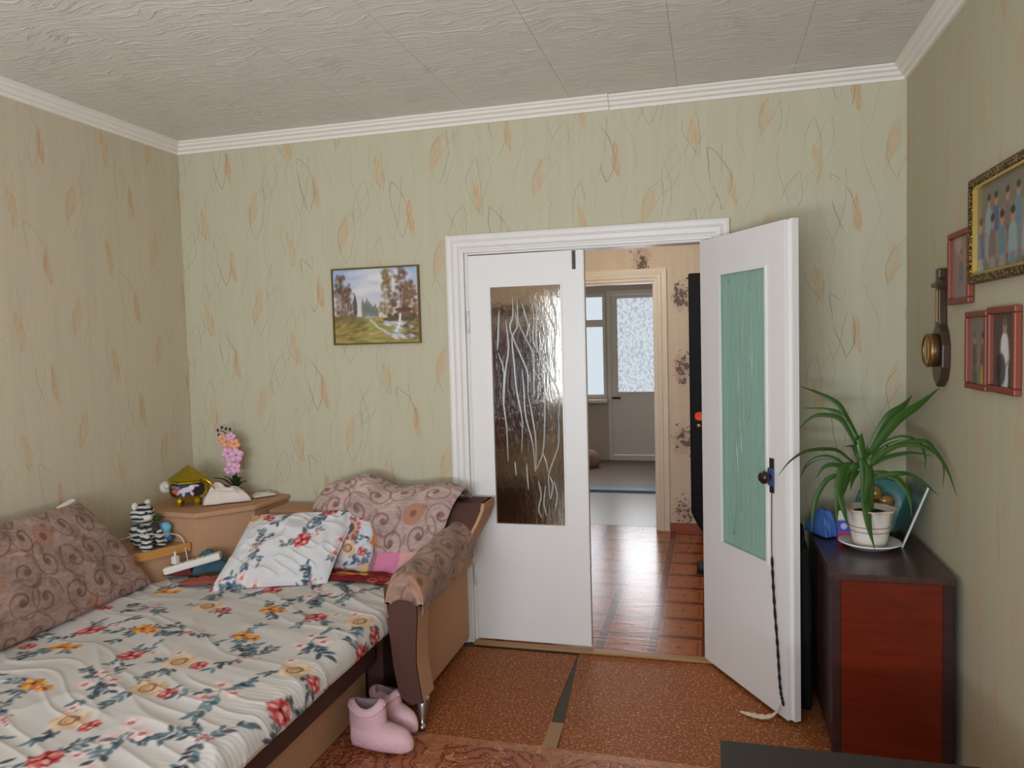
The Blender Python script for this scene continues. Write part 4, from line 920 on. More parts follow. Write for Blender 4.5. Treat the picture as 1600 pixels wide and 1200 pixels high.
o = mesh('maroon_throw', Pb.reshape(-1, 3), gridf(nu, nv), M['print'], smooth=True, colors=cm.sample((u*.5).ravel(), (v*.25).ravel()))
md = o.modifiers.new('solidify', 'SOLIDIFY'); md.thickness = 0.010; md.offset = -1
tag(o, 'maroon flowered throw strip beside the pillow on the bed', 'throw')
ws = rbox('white_batten', (-0.012, 0.012, -0.042, 0.042, -0.007, 0.007), M['white_plastic'], None, 0.004, local=True)
ws.location = (-2.745, 2.655, 0.895); ws.rotation_euler = (math.radians(14), 0, 0); tag(ws, 'small white plastic bar lying on top of the long back cushion', 'bar')

# ------------------------------------------------------------------ pink slipper boots
M['plush_pink'] = grainy('pink_plush', (226, 184, 190), 0.95, 0.10, 60, bump=0.7, bscale=160)
M['plush_lining'] = grainy('grey_lining', (150, 130, 136), 0.95, 0.1, 60)
def slipper(heel, toe, lean, hgt, label, wid=0.052):
    hx, hy = heel; dx, dy = toe[0]-hx, toe[1]-hy; ln = math.hypot(dx, dy); ux, uy = dx/ln, dy/ln; nx_, ny_ = -uy, ux
    t = thing('slipper_boot', ((hx+toe[0])/2, (hy+toe[1])/2, 0.005), label, 'slipper', 'pink slipper boots by the bed')
    def W(s, w, z): return (hx+ux*s+nx_*w, hy+uy*s+ny_*w, z)
    # foot: rings along the length
    rings = []; SG = 18
    for i in range(21):
        q = [0, .03, .08, .15, .22, .3, .38, .46, .54, .62, .7, .77, .83, .88, .92, .95, .97, .983, .992, .998, 1][i]; s = ln*q; w = wid*(0.62+0.42*math.sin(math.pi*min(q*0.95+0.12, 1)))*(1 if q < 0.8 else math.sqrt(max(1-((q-.8)/.2)**2, .01)))
        w *= 0.72 if i == 0 else 1; ft = 1 if q < .78 else math.sqrt(max(1-((q-.78)/.22)**2, .002)); h = (0.118-0.036*q)*ft*(0.75 if i == 0 else 1); zb0 = 0.0065+(1-ft)*0.028
        rings.append([W(s, w*math.cos(a)*(1 if math.sin(a) > -.2 else .95), zb0+h*(0.5+0.5*(np.sign(math.sin(a))*abs(math.sin(a))**.7))) for a in np.linspace(0, 2*math.pi, SG, endpoint=False)])
    mesh('boot_foot', *loft(rings, SG), M['plush_pink'], t, False, True)
    # shaft: leaning cuff, open on top with lining inside
    sr = []; iu = []
    for j in range(9):
        q = j/8; z = 0.04+(hgt-0.04)*q; sl = 0.062+lean*q; rx = 0.070+0.006*math.sin(q*3)+0.002*q; ry = 0.054+0.004*q
        sr.append([W(sl+rx*math.cos(a), ry*math.sin(a)*(1+.05*math.sin(2*a+q*4)), z+0.012*math.sin(a*2+1)*q) for a in np.linspace(0, 2*math.pi, 22, endpoint=False)])
    for j in range(6):
        q = 1-j/5*.6; z = 0.04+(hgt-0.04)*q+(0.004 if j == 0 else 0); sl = 0.062+lean*q
        iu.append([W(sl+(0.058-0.004*j*.3)*math.cos(a)*.86, 0.044*math.sin(a)*.86, z+0.012*math.sin(a*2+1)*q) for a in np.linspace(0, 2*math.pi, 22, endpoint=False)])
    V, Fc = loft(sr, 22, False); n = len(V); V += iu[0]; Fc += [(n-22+k, n-22+(k+1) % 22, n+(k+1) % 22, n+k) for k in range(22)]
    mesh('boot_shaft', V, Fc, M['plush_pink'], t, False, True)
    V, Fc = loft([r[::-1] for r in iu], 22, False); Fc.append(tuple(len(V)-22+k for k in range(22))); mesh('boot_lining', V, Fc, M['plush_lining'], t, False, True)
    cuff = catmull([W(0.062+lean*.93+0.072*math.cos(a), 0.056*math.sin(a), 0.04+(hgt-.04)*.90+0.012*math.sin(a*2+1)) for a in np.linspace(0, 2*math.pi, 17)], 40)
    mesh('boot_cuff', *tube(cuff, 0.0065, 8), M['plush_pink'], t, False, True)
slipper((-1.355, 2.590), (-1.105, 2.565), -0.006, 0.180, 'front pink plush slipper boot standing on the patterned mat', 0.060)
slipper((-1.360, 2.800), (-1.140, 2.690), -0.004, 0.135, 'rear pink plush slipper boot next to the chrome sofa foot', 0.045)

# ------------------------------------------------------------------ items on the ledge, cabinet and bed head
def mk_zebra():
    m = newmat('striped_plush', (200, 200, 200), 0.95); nb = NB(m); co = nb.coord()
    w = nb.n.new('ShaderNodeTexWave'); w.wave_type = 'BANDS'; w.bands_direction = 'Z'; nb.l.new(co, w.inputs['Vector']); w.inputs['Scale'].default_value = 14.0
    w.inputs['Distortion'].default_value = 6.0; w.inputs['Detail'].default_value = 2; w.inputs['Detail Scale'].default_value = 0.8
    nb.l.new(nb.mix(nb.sm(w.outputs['Fac'], 0.42, 0.55), l4((48, 48, 52)), l4((200, 200, 196))), bsdf(m).inputs['Base Color'])
    nb.l.new(nb.bump(nb.noise(co, 260, 2), 0.5, 0.004), bsdf(m).inputs['Normal']); return m
M['zebra'] = mk_zebra(); M['fur_white'] = grainy('white_plush', (214, 210, 202), 0.95, 0.08, 80, bump=0.3); M['fur_dark'] = grainy('dark_plush', (56, 54, 58), 0.95, 0.2, 80, bump=0.3)
M['eye'] = newmat('black_bead', (10, 10, 10), 0.15)
zb = thing('striped_toy', (-2.665, 3.01, 0.58), 'black and white striped plush tiger cub sitting on the ledge', 'toy')
mesh('body', *ico((-2.670, 3.015, 0.650), 0.058, 0.062, 0.070, 3), M['zebra'], zb, False, True)
mesh('head', *ico((-2.655, 3.005, 0.752), 0.052, 0.058, 0.050, 3), M['zebra'], zb, False, True)
mesh('muzzle', *ico((-2.612, 2.988, 0.740), 0.020, 0.024, 0.017, 2), M['fur_white'], zb, False, True)
for dy in (-0.042, 0.042): mesh('ear', *ico((-2.660, 3.005+dy, 0.796), 0.012, 0.018, 0.020, 2), M['fur_white'], zb, False, True)
for dy in (-0.024, 0.012): mesh('eye', *ico((-2.610, 3.0+dy, 0.765), 0.006, 0.006, 0.006, 2), M['eye'], zb, False, True)
for dy in (-0.045, 0.040):
    mesh('paw', *tube(catmull([(-2.650, 3.015+dy*.8, 0.690), (-2.615, 3.01+dy, 0.655), (-2.595, 3.005+dy, 0.605)], 8), 0.022, 10), M['zebra'], zb, False, True)
    mesh('foot', *ico((-2.605, 3.012+dy*1.2, 0.603), 0.034, 0.024, 0.022, 2), M['zebra'], zb, False, True)
mesh('belly', *ico((-2.630, 3.040, 0.668), 0.030, 0.030, 0.036, 2), M['fur_dark'], zb, False, True)
zb.location.z = 0.602
M['blue_plush'] = grainy('light_blue_plush', (120, 186, 214), 0.95, 0.12, 60, bump=0.3); M['blue_deep'] = grainy('deep_blue_plush', (46, 110, 176), 0.95, 0.1, 60, bump=0.3)
bt = thing('blue_toy', (-2.632, 3.098, 0.58), 'small light blue plush toy next to the striped tiger cub', 'toy')
mesh('body', *ico((-2.635, 3.098, 0.625), 0.046, 0.043, 0.046, 3), M['blue_plush'], bt, False, True)
mesh('head', *ico((-2.622, 3.112, 0.662), 0.032, 0.030, 0.026, 3), M['blue_plush'], bt, False, True)
mesh('belly_patch', *ico((-2.604, 3.105, 0.610), 0.024, 0.026, 0.022, 2), M['blue_deep'], bt, False, True)
mesh('bow', *join([ico((-2.650, 3.085, 0.712), 0.016, 0.018, 0.016, 2), ico((-2.655, 3.112, 0.706), 0.012, 0.014, 0.013, 2)]), newmat('green_bow', (40, 92, 48), 0.7), bt, False, True)
bt.location.z = 0.602
cab_w = mesh('white_cable', *tube(catmull([(-2.742, 2.93, 0.66), (-2.62, 2.945, 0.690), (-2.572, 3.02, 0.672), (-2.565, 3.10, 0.655), (-2.535, 3.125, 0.625), (-2.50, 3.105, 0.56), (-2.47, 3.075, 0.515)], 50), 0.0035, 6), M['wire_white'], smooth=True)
tag(cab_w, 'thin white cable running past the plush toys down to the socket strip', 'cable')

ps = thing('socket_strip', (-2.46, 3.05, 0.47), 'white plastic extension socket strip lying on the bed by the pillow', 'extension strip', rz=0.0)
A0, A1 = Vector((-2.540, 3.000, 0.485)), Vector((-2.300, 3.105, 0.545)); dd = (A1-A0).normalized(); sd = dd.cross(Vector((0, 0, 1))).normalized(); uu_ = sd.cross(dd)
def bar(a, b, w, h, off=0.0):
    V = []
    for p in (a, b):
        for s, q in ((-1, 0), (1, 0), (1, 1), (-1, 1)): V.append(tuple(p+sd*(s*w/2)+uu_*(q*h+off)))
    return V, [(0, 1, 2, 3), (7, 6, 5, 4), (0, 4, 5, 1), (1, 5, 6, 2), (2, 6, 7, 3), (3, 7, 4, 0)]
o = mesh('strip_body', *bar(A0, A1, 0.052, 0.034), M['white_plastic'], ps); fix_normals(o)
md = o.modifiers.new('bevel', 'BEVEL'); md.width = 0.008; md.segments = 3
for k in range(4):
    for s in (-1, 1):
        p = A0+dd*(0.045+0.052*k)+sd*(0.009*s)+uu_*0.0335
        mesh('socket_hole', *ico(tuple(p), 0.0055, 0.0055, 0.002, 1), M['dark_gap'], ps)
pl = thing('plug_adapter', tuple(A0+dd*0.06), 'small white plug adapter with cable on the socket strip', 'plug')
pb = A0+dd*0.058+uu_*0.035
o = mesh('adapter_body', *boxes((pb.x-.014, pb.x+.014, pb.y-.014, pb.y+.014, pb.z+.002, pb.z+.040)), M['white_plastic'], pl)
md = o.modifiers.new('bevel', 'BEVEL'); md.width = 0.004; md.segments = 2
mesh('cable_sleeve', *tube([(pb.x, pb.y, pb.z+.040), (pb.x, pb.y, pb.z+.062)], 0.005, 8), M['white_plastic'], pl)
def cloth_lump(name, cx, cy, z0, rx, ry, h, mat, label, cat, seed, n=40, rot=0.0, colors=None, rough=0.6, edge=0.006):
    u, v = np.meshgrid(np.linspace(-1, 1, n), np.linspace(-1, 1, n), indexing='ij'); r = np.maximum(np.abs(u), np.abs(v))
    hgt = h*(1-r**2).clip(0)**.7*(0.55+rough*(vnoise(u*2.2+5, v*2.2+5, seed)+.5)+rough*.6*(1-2*np.abs(vnoise(u*2.5+v*2+20, v*2-u+20, seed+1)))**2*.6)+edge
    x = rx*u*(1+.18*vnoise(v*2+11, u+3, seed)); y = ry*v*(1+.18*vnoise(u*2+15, v+7, seed)); c, s = math.cos(rot), math.sin(rot)
    V = np.stack([(cx+x*c-y*s).ravel(), (cy+x*s+y*c).ravel(), (z0+hgt).ravel()], 1)
    o = mesh(name, V, gridf(n, n), mat, smooth=True); md = o.modifiers.new('solidify', 'SOLIDIFY'); md.thickness = 0.003; md.offset = -1
    tag(o, label, cat); return o
M['maroon'] = grainy('maroon_cloth', (112, 40, 42), 0.9, 0.5, 22); M['tealcloth'] = grainy('teal_cloth', (62, 92, 108), 0.9, 0.15, 30)
cloth_lump('maroon_cloth', -2.500, 3.055, 0.470, 0.075, 0.040, 0.055, M['maroon'], 'crumpled maroon patterned cloth behind the socket strip', 'cloth', 3, 26, 0.3)
cloth_lump('teal_cloth', -2.385, 3.125, 0.470, 0.085, 0.040, 0.09, M['tealcloth'], 'dark teal cloth tucked between socket strip and cabinet', 'cloth', 6, 26, 0.75)
cloth_lump('rust_scarf', -2.32, 2.985, 0.460, 0.10, 0.035, 0.022, grainy('rust_cloth', (150, 72, 56), 0.9, 0.4, 30), 'rust red cloth edge showing under the socket strip', 'cloth', 9, 26, 0.35)

# gift box of gold foil
gb = thing('gift_box', (-2.64, 3.33, 0.75), 'gold foil gift box shaped like a little house with a horse picture', 'gift box')
GX, GY = -2.640, 3.325
fa = math.radians(-62)   # picture faces the bed
def g(r, a, z): return (GX+r*math.cos(fa+a), GY+r*math.sin(fa+a), z)
ring = lambda r, z: [g(r, math.pi/8+k*math.pi/4, z) for k in range(8)]
o = mesh('box_body', *loft([ring(.066, .785), ring(.100, .812), ring(.100, .872), ring(.086, .895)], 8), M['gold'], gb); fix_normals(o)
md = o.modifiers.new('bevel', 'BEVEL'); md.width = 0.004; md.segments = 1
V, Fc = loft([ring(.104, .890), ring(.096, .898), ring(.004, .958)], 8); o = mesh('roof', V, Fc, newmat('olive_gold_foil', (168, 148, 40), 0.32, 0.8), gb)
for k in range(4):
    a = math.pi/4+k*math.pi/2; P = [g(.050, a, .795), g(.064, a, .772), g(.062, a, .7515)]
    mesh('leg', *tube(P, [.016, .013, .011], 6), M['gold'], gb)
ch = Canvas(0.13, 0.08, 0.0015, (46, 40, 46)); ch.ell(.062, .040, .030, .014, (208, 196, 206), 1, .4); ch.ell(.082, .056, .012, .009, (224, 214, 214), 1, .8); ch.ell(.096, .060, .010, .006, (214, 200, 200), 1, -.6)
ch.petal(.045, .038, .035, .005, -2.2, (196, 186, 196)); ch.petal(.052, .030, .03, .005, -1.6, (196, 186, 196)); ch.petal(.076, .034, .032, .005, -1.2, (196, 186, 196)); ch.ell(.022, .030, .013, .012, (222, 104, 54)); ch.ell(.016, .055, .012, .009, (110, 110, 150)); ch.ell(.03, .052, .009, .01, (130, 126, 170))
n_ = 40; u, v = np.meshgrid(np.linspace(0, 1, n_), np.linspace(0, 1, n_), indexing='ij'); V = []
for i in range(n_):
    for j in range(n_):
        s = -1+2*i/(n_-1); e = 1-0.18*abs(-1+2*j/(n_-1))**3; xx_ = .084*s*e; rr_ = .0935 if abs(xx_) < .037 else .0935-(abs(xx_)-.037)*.95; V.append(g(math.hypot(rr_, xx_), math.atan2(xx_, rr_), .808+.068*j/(n_-1)))
mesh('picture_panel', V, gridf(n_, n_), M['picture'], gb, False, True, ch.sample((u*.12).ravel(), (v*.075).ravel()), label='dark picture of a white horse')
mesh('side_bow', *join([ico(g(.118, -1.75, .845), .032, .032, .034, 2), ico(g(.105, -1.35, .86), .016, .016, .018, 2)]), M['fur_white'], gb, False, True, label='white gauze rosette')
mesh('gold_ribbon', *tube(catmull([g(.095, 1.0, .885), g(.120, 1.0, .880), g(.140, 1.05, .862), g(.152, 1.1, .835)], 14), np.linspace(.012, .003, 15), 6), M['gold'], gb, False, True)

# artificial orchid
oc = thing('orchid', (-2.50, 3.52, 0.75), 'artificial orchid with pink and peach blossoms on the corner cabinet', 'flower')
OX, OY = -2.500, 3.520
mesh('pot', *lathe([(0, .002), (.030, .002), (.036, .05), (.033, .05), (.0, .045)], 20, (OX, OY, .75)), newmat('dark_pot', (60, 56, 50), .5), oc, False, True)
stem = catmull([(OX, OY, .79), (OX+.01, OY-.005, .90), (OX-.005, OY-.01, 1.02), (OX-.03, OY-.02, 1.10), (OX-.06, OY-.025, 1.118)], 30)
mesh('stem', *tube(stem, .003, 6), newmat('orchid_stem', (84, 62, 60), .6), oc, False, True)
M['pinkp'] = grainy('pink_petal', (234, 178, 208), .7, .30, 60); M['peachp'] = grainy('peach_petal', (236, 166, 132), .7, .2, 40); M['mag'] = newmat('magenta_lip', (186, 44, 110), .6)
M['leafdark'] = grainy('dark_green_leaf', (38, 58, 34), .45, .2, 30)
def blossom3(c, r, mat, tilt, lab):
    c = np.array(c); f = np.array([0.50*math.cos(tilt)+.1, -0.86, 0.15*math.sin(tilt)]); f /= np.linalg.norm(f); s = np.cross(f, (0, 0, 1)); s /= np.linalg.norm(s); u = np.cross(s, f)
    b = mesh('blossom', *ico(tuple(c+f*.004), r*.16, r*.16, r*.16, 1), M['mag'], oc, False, True)
    for k in range(5):
        a = tilt+k*1.2566; d = math.cos(a)*s+math.sin(a)*u; w = -math.sin(a)*s+math.cos(a)*u; V = []
        for i in range(6):
            q = i/5; hw = r*.46*math.sin(math.pi*min(.08+.86*q, 1))**.7
            for t in (-1, 0, 1): V.append(tuple(c+d*(r*q)+w*(hw*t)+f*(.22*r*math.sin(q*2.4)+(.10*r if t == 0 else 0))))
        o = mesh('petal', V, gridf(6, 3), mat, b, False, True); md = o.modifiers.new('solidify', 'SOLIDIFY'); md.thickness = .001
for dx, dz, r, mt, tl in ((.028, .985, .040, 'pinkp', .3), (-.022, .995, .036, 'pinkp', 1.0), (.005, .950, .038, 'pinkp', .6), (.018, .915, .034, 'pinkp', 1.3), (-.02, .905, .028, 'pinkp', .1),
                          (-.030, 1.055, .032, 'peachp', .2), (.020, 1.045, .032, 'peachp', .9), (.0, 1.085, .026, 'pinkp', .5), (-.055, 1.075, .024, 'peachp', 1.1)):
    blossom3((OX+dx, OY-.02, dz), r, M[mt], tl, '')
for dx, dz in ((-.075, 1.120), (-.05, 1.135), (-.025, 1.128), (.0, 1.125), (-.07, 1.095)):
    mesh('bud', *ico((OX+dx, OY-.025, dz), .007, .007, .010, 2), newmat('dark_bud', (70, 40, 62), .6), oc, False, True)
for dx, dy, h in ((-.10, -.04, .065), (-.08, -.07, .03), (-.03, -.05, .075), (.07, -.05, .075), (.09, -.03, .05), (.04, -.06, .085)):
    P = catmull([(OX, OY, .80), (OX+dx*.5, OY+dy*.5, .80+h*.8), (OX+dx, OY+dy, .80+h)], 8); V = []
    for i, p in enumerate(P):
        w = .014*math.sin(math.pi*min(.15+.8*i/8, .98)); q = np.array([-dy, dx, 0]); q = q/np.linalg.norm(q)*w; V += [tuple(p-q), tuple(p-np.array([0, 0, .003])), tuple(p+q)]
    o = mesh('leaf', V, gridf(9, 3), M['leafdark'], oc, False, True); md = o.modifiers.new('solidify', 'SOLIDIFY'); md.thickness = .0015
cloth_lump('napkin', -2.480, 3.405, 0.7505, 0.115, 0.062, 0.080, grainy('white_napkin_cloth', (226, 214, 204), .9, .05, 40, bump=.1), 'crumpled white napkin on top of the corner cabinet', 'napkin', 12, 44, 0.72, rough=.75)
cloth_lump('napkin', -2.355, 3.560, 0.7505, 0.060, 0.028, 0.020, grainy('printed_napkin_cloth', (208, 200, 184), .9, .25, 60), 'small flat printed napkin at the wall end of the cabinet', 'napkin', 14, 24, 0.9)

# ------------------------------------------------------------------ landscape picture on the back wall
pic = thing('landscape_picture', (-1.694, D, 1.558), 'framed forest stream landscape hanging on the back wall', 'picture')
x0, x1, z0, z1 = -1.940, -1.446, 1.560, 1.962
cl_ = Canvas(.5, .41, .0016, (196, 202, 214)); rg = np.random.default_rng(2)
X, Y = np.meshgrid(np.arange(cl_.a.shape[0])*.0016, np.arange(cl_.a.shape[1])*.0016, indexing='ij')
k = np.clip((Y-.16)/.24, 0, 1)[..., None]; cl_.a = lin((222, 212, 204))*(1-k)+lin((160, 182, 214))*k
for q in range(40): cl_.ell(.12+.3*rg.random(), .27+.13*rg.random(), .05, .018, (226, 222, 220), .35, soft=.012)
cl_.rect(0, .5, 0, .135, (150, 146, 84))
for q in range(120): cl_.ell(.5*rg.random(), .14*rg.random(), .03+.03*rg.random(), .006, [(176, 158, 92), (120, 120, 64), (196, 172, 104), (138, 112, 66)][q % 4], .5, rg.normal(0, .2), .006)
for q in range(8): cl_.petal(.17+.012*q, .13, .10-.006*q+.03*rg.random(), .010, 1.57, (96, 108, 96), .8)
def tree(x, yb, h, w, cols):
    for q in range(110):
        t = rg.random(); cl_.ell(x+rg.normal(0, w*(.50-.22*t)), yb+h*(.12+.88*t), w*(.26-.10*t), w*.20, cols[rg.integers(len(cols))], .6, soft=.008)
    for q in range(3): cl_.stroke([(x+rg.normal(0, w*.2), yb), (x+rg.normal(0, w*.25), yb+h*.6)], .0035, (196, 182, 166), .7)
tree(.045, .11, .26, .055, [(110, 86, 66), (132, 104, 80), (92, 72, 58)]); tree(.085, .10, .20, .04, [(120, 92, 70), (98, 78, 62)])
tree(.315, .12, .27, .05, [(126, 108, 62), (150, 124, 72), (104, 88, 54)]); tree(.40, .11, .29, .06, [(112, 84, 62), (134, 100, 72), (92, 70, 52)]); tree(.455, .10, .22, .05, [(120, 90, 64), (140, 108, 72)])
cl_.petal(.125, .12, .15, .012, 1.57, (74, 86, 72), .95)
for q in range(90):
    bx_ = rg.random(); bx_ = bx_*.17 if q % 2 else .27+bx_*.23
    cl_.ell(bx_, .115+.035*rg.random(), .014, .010, [(98, 82, 58), (122, 102, 68), (84, 76, 56), (136, 120, 76)][q % 4], .7, soft=.006)
for q in range(60): cl_.ell(.19*rg.random(), .02+.09*rg.random(), .020, .006, [(140, 112, 66), (164, 136, 80), (112, 92, 54)][q % 3], .6, .3, .005)
cl_.rect(.37, .44, .135, .175, (126, 92, 80), .9); cl_.petal(.35, .175, .12, .012, 0, (100, 68, 56), .9)
for q in range(26): cl_.ell(.30+.10*rg.random()+.05*(q % 2), .02+.09*rg.random(), .022, .006, [(206, 212, 226), (176, 182, 200), (228, 230, 236)][q % 3], .7, -.3, .005)
cl_.stroke([(.385, .15), (.38, .10), (.36, .06)], .012, (226, 228, 236), .9); cl_.stroke([(.21, .125), (.24, .10), (.25, .085), (.30, .06)], .010, (206, 202, 196), .8)
for q in range(20): cl_.ell(.40+.08*rg.random(), .02+.09*rg.random(), .014, .008, [(96, 72, 60), (128, 100, 84)][q % 2], .7, soft=.005)
nu, nv = 170, 140; u, v = np.meshgrid(np.linspace(0, 1, nu), np.linspace(0, 1, nv), indexing='ij')
mesh('canvas', np.stack([(x0+.008+(x1-x0-.016)*u).ravel(), np.full(nu*nv, D-.012), (z0+.008+(z1-z0-.016)*v).ravel()], 1), gridf(nu, nv), M['picture'], pic, False, False, cl_.sample((u*.49).ravel(), (v*.40).ravel()))
mesh('backing', *boxes((x0+.004, x1-.004, D-.0115, D-.001, z0+.004, z1-.004)), M['dark_gap'], pic)
fm = newmat('thin_dark_gilt_frame', (112, 88, 48), .35, .5)
mesh('frame', *boxes((x0, x1, D-.020, D-.001, z1-.008, z1), (x0, x1, D-.020, D-.001, z0, z0+.008), (x0, x0+.008, D-.020, D-.001, z0+.008, z1-.008), (x1-.008, x1, D-.020, D-.001, z0+.008, z1-.008)), fm, pic)

# ------------------------------------------------------------------ right wall: photographs and barometer
def people(cv_, n, w, h, seed, pal, base):
    rg = np.random.default_rng(seed)
    for r_ in range(2 if n > 3 else 1):
        for k in range(n):
            x = w*(k+.5+.5*(r_ == 0)*(n > 3))/n+rg.normal(0, w*.02); y = base+(h*.26 if (r_ == 0 and n > 3) else 0); s = h*.38 if n > 3 else h*.46
            if r_ == 0 and n > 3: s *= .9
            cv_.ell(x, y+s*.4, s*.30, s*.62, pal[rg.integers(len(pal))], .95, soft=.004); cv_.ell(x, y-s*.2, s*.26, s*.45, pal[rg.integers(len(pal))], .9, soft=.004)
            cv_.ell(x, y+s*1.13, s*.145, s*.19, (168, 128, 104), 1, soft=.003); cv_.ell(x, y+s*1.26, s*.15, s*.11, [(70, 54, 44), (110, 98, 88), (52, 44, 40)][rg.integers(3)], 1, soft=.003)
            for sd_ in (-1, 1): cv_.stroke([(x+sd_*s*.26, y+s*.8), (x+sd_*s*.34, y+s*.3), (x+sd_*s*.12, y+s*.1)], s*.10, (160, 122, 100), .8)
def wall_photo(name, ya, yb, za, zb, cv_, fmat, fw, label, cat, tilt=0.0, dep=.018, inner=None, group=None):
    """hangs on the right wall; ya is the far edge (left in view), yb the near edge"""
    t = thing(name, (R, (ya+yb)/2, za), label, cat, group)
    def box_(y0, y1, z0, z1, d0, d1): return (R-d1, R-d0, y0, y1, z0, z1)
    b0, b1 = min(ya, yb), max(ya, yb)
    mesh('backing', *boxes(box_(b0+.004, b1-.004, za+.004, zb-.004, .001, .007)), M['dark_gap'], t)
    nu, nv = 110, 100; u, v = np.meshgrid(np.linspace(0, 1, nu), np.linspace(0, 1, nv), indexing='ij'); w, h = b1-b0-2*fw, zb-za-2*fw
    mesh('photo', np.stack([np.full(nu*nv, R-.0085), (b1-fw-w*u).ravel(), (za+fw+h*v).ravel()], 1), gridf(nu, nv), M['picture'], t, False, False, cv_.sample((u*w).ravel(), (v*h).ravel()))
    fr = mesh('frame', *boxes(box_(b0, b1, zb-fw, zb, .001, dep), box_(b0, b1, za, za+fw, .001, dep), box_(b0, b0+fw, za+fw, zb-fw, .001, dep), box_(b1-fw, b1, za+fw, zb-fw, .001, dep)), fmat, t)
    md = fr.modifiers.new('bevel', 'BEVEL'); md.width = min(.004, fw*.25); md.segments = 2
    if inner: mesh('frame_lip', *boxes(box_(b0+fw, b1-fw, zb-fw-.008, zb-fw, .001, dep*.8), box_(b0+fw, b1-fw, za+fw, za+fw+.008, .001, dep*.8), box_(b1-fw-.006, b1-fw, za+fw, zb-fw, .001, dep*.8)), inner, t)
    return t
c1 = Canvas(.55, .32, .0025, (116, 112, 98)); people(c1, 6, .52, .30, 3, [(96, 128, 142), (132, 158, 164), (82, 92, 84), (120, 104, 96), (70, 98, 138), (150, 140, 130)], .02)
gm2 = newmat('carved_gilt', (170, 132, 62), .4, .65); nb = NB(gm2); h_ = nb.vor(nb.coord(), 110); nb.l.new(nb.bump(h_, .9, .006), bsdf(gm2).inputs['Normal']); nb.l.new(nb.mix(nb.sm(h_, .2, .5), l4((196, 156, 78)), l4((66, 46, 22))), bsdf(gm2).inputs['Base Color'])
wall_photo('group_photo', 2.752, 2.20, 1.700, 2.030, c1, gm2, .026, 'large group photograph in carved gilt frame on the right wall', 'photo', dep=.028, inner=newmat('bright_gilt_lip', (206, 176, 96), .3, .7))
M['redframe'] = grainy('red_brown_frame_wood', (126, 58, 38), .45, .12, 30, (1, 1, 6))
c2 = Canvas(.25, .26, .002, (150, 122, 112)); people(c2, 1, .19, .22, 5, [(104, 110, 112), (132, 128, 126)], .03); c2.ell(.06, .2, .04, .05, (186, 160, 148), .6, soft=.02)
wall_photo('portrait_photo', 2.990, 2.765, 1.642, 1.890, c2, M['redframe'], .020, 'small red-framed photo between the barometer and the gilt frame', 'photo', dep=.022)
c3 = Canvas(.22, .26, .002, (126, 118, 104)); people(c3, 2, .16, .20, 7, [(176, 150, 60), (150, 92, 84), (98, 92, 84)], .04)
wall_photo('portrait_photo', 2.795, 2.600, 1.362, 1.612, c3, M['redframe'], .018, 'red-framed photo of seated figures, left of the lower pair', 'photo', dep=.022)
c4 = Canvas(.24, .26, .002, (84, 74, 66)); people(c4, 1, .18, .24, 11, [(206, 206, 208), (216, 214, 214)], .05); c4.ell(.06, .05, .04, .05, (52, 48, 46), .9, soft=.01)
wall_photo('portrait_photo', 2.590, 2.370, 1.365, 1.620, c4, M['redframe'], .020, 'red-framed photo of a figure in white, right of the lower pair', 'photo', dep=.022)

M['darkwood'] = grainy('dark_varnished_wood', (62, 42, 28), .35, .25, 20, (1, 1, .2))
ba = thing('barometer', (R, 3.08, 1.36), 'dark wooden wall barometer with round brass dial', 'barometer')
bp = [(3.08+y, z) for y, z in ((0, 1.345), (.045, 1.375), (.066, 1.42), (.070, 1.50), (.050, 1.55), (.024, 1.575), (.022, 1.70), (.030, 1.715), (.030, 1.735), (.020, 1.745), (.022, 1.78), (-.022, 1.78), (-.020, 1.745), (-.030, 1.735), (-.030, 1.715), (-.022, 1.70), (-.024, 1.575), (-.050, 1.55), (-.070, 1.50), (-.066, 1.42), (-.045, 1.375))]
o = mesh('back_board', *prism(bp, 0, R-.030, R-.001), M['darkwood'], ba); fix_normals(o); md = o.modifiers.new('bevel', 'BEVEL'); md.width = .005; md.segments = 2
V, Fc = lathe([(0, .0), (.060, .0), (.062, .012), (.060, .026), (.056, .030)], 32); mesh('dial_case', [(R-.030-z, 3.08+x, 1.482+y) for x, y, z in V], Fc, M['darkwood'], ba, False, True)
V, Fc = lathe([(.062, .022), (.063, .032), (.055, .037), (.049, .032), (.049, .028)], 32); mesh('dial_rim', [(R-.030-z, 3.08+x, 1.482+y) for x, y, z in V], Fc, newmat('brass', (140, 100, 50), .4, .7), ba, False, True)
V, Fc = lathe([(0, .030), (.051, .030)], 32); dial = mesh('dial_face', [(R-.030-z, 3.08+x, 1.482+y) for x, y, z in V], Fc, newmat('dial_paper', (188, 162, 112), .5), ba)
mesh('needle', *boxes((R-.0635, R-.062, 3.078, 3.082, 1.445, 1.525)), M['eye'], dial)
mesh('cross_bar', *boxes((R-.040, R-.028, 3.045, 3.115, 1.712, 1.728)), M['darkwood'], ba)
mesh('thermometer', *boxes((R-.034, R-.029, 3.070, 3.090, 1.585, 1.70)), newmat('thermometer_plate', (160, 128, 84), .4, .3), ba)

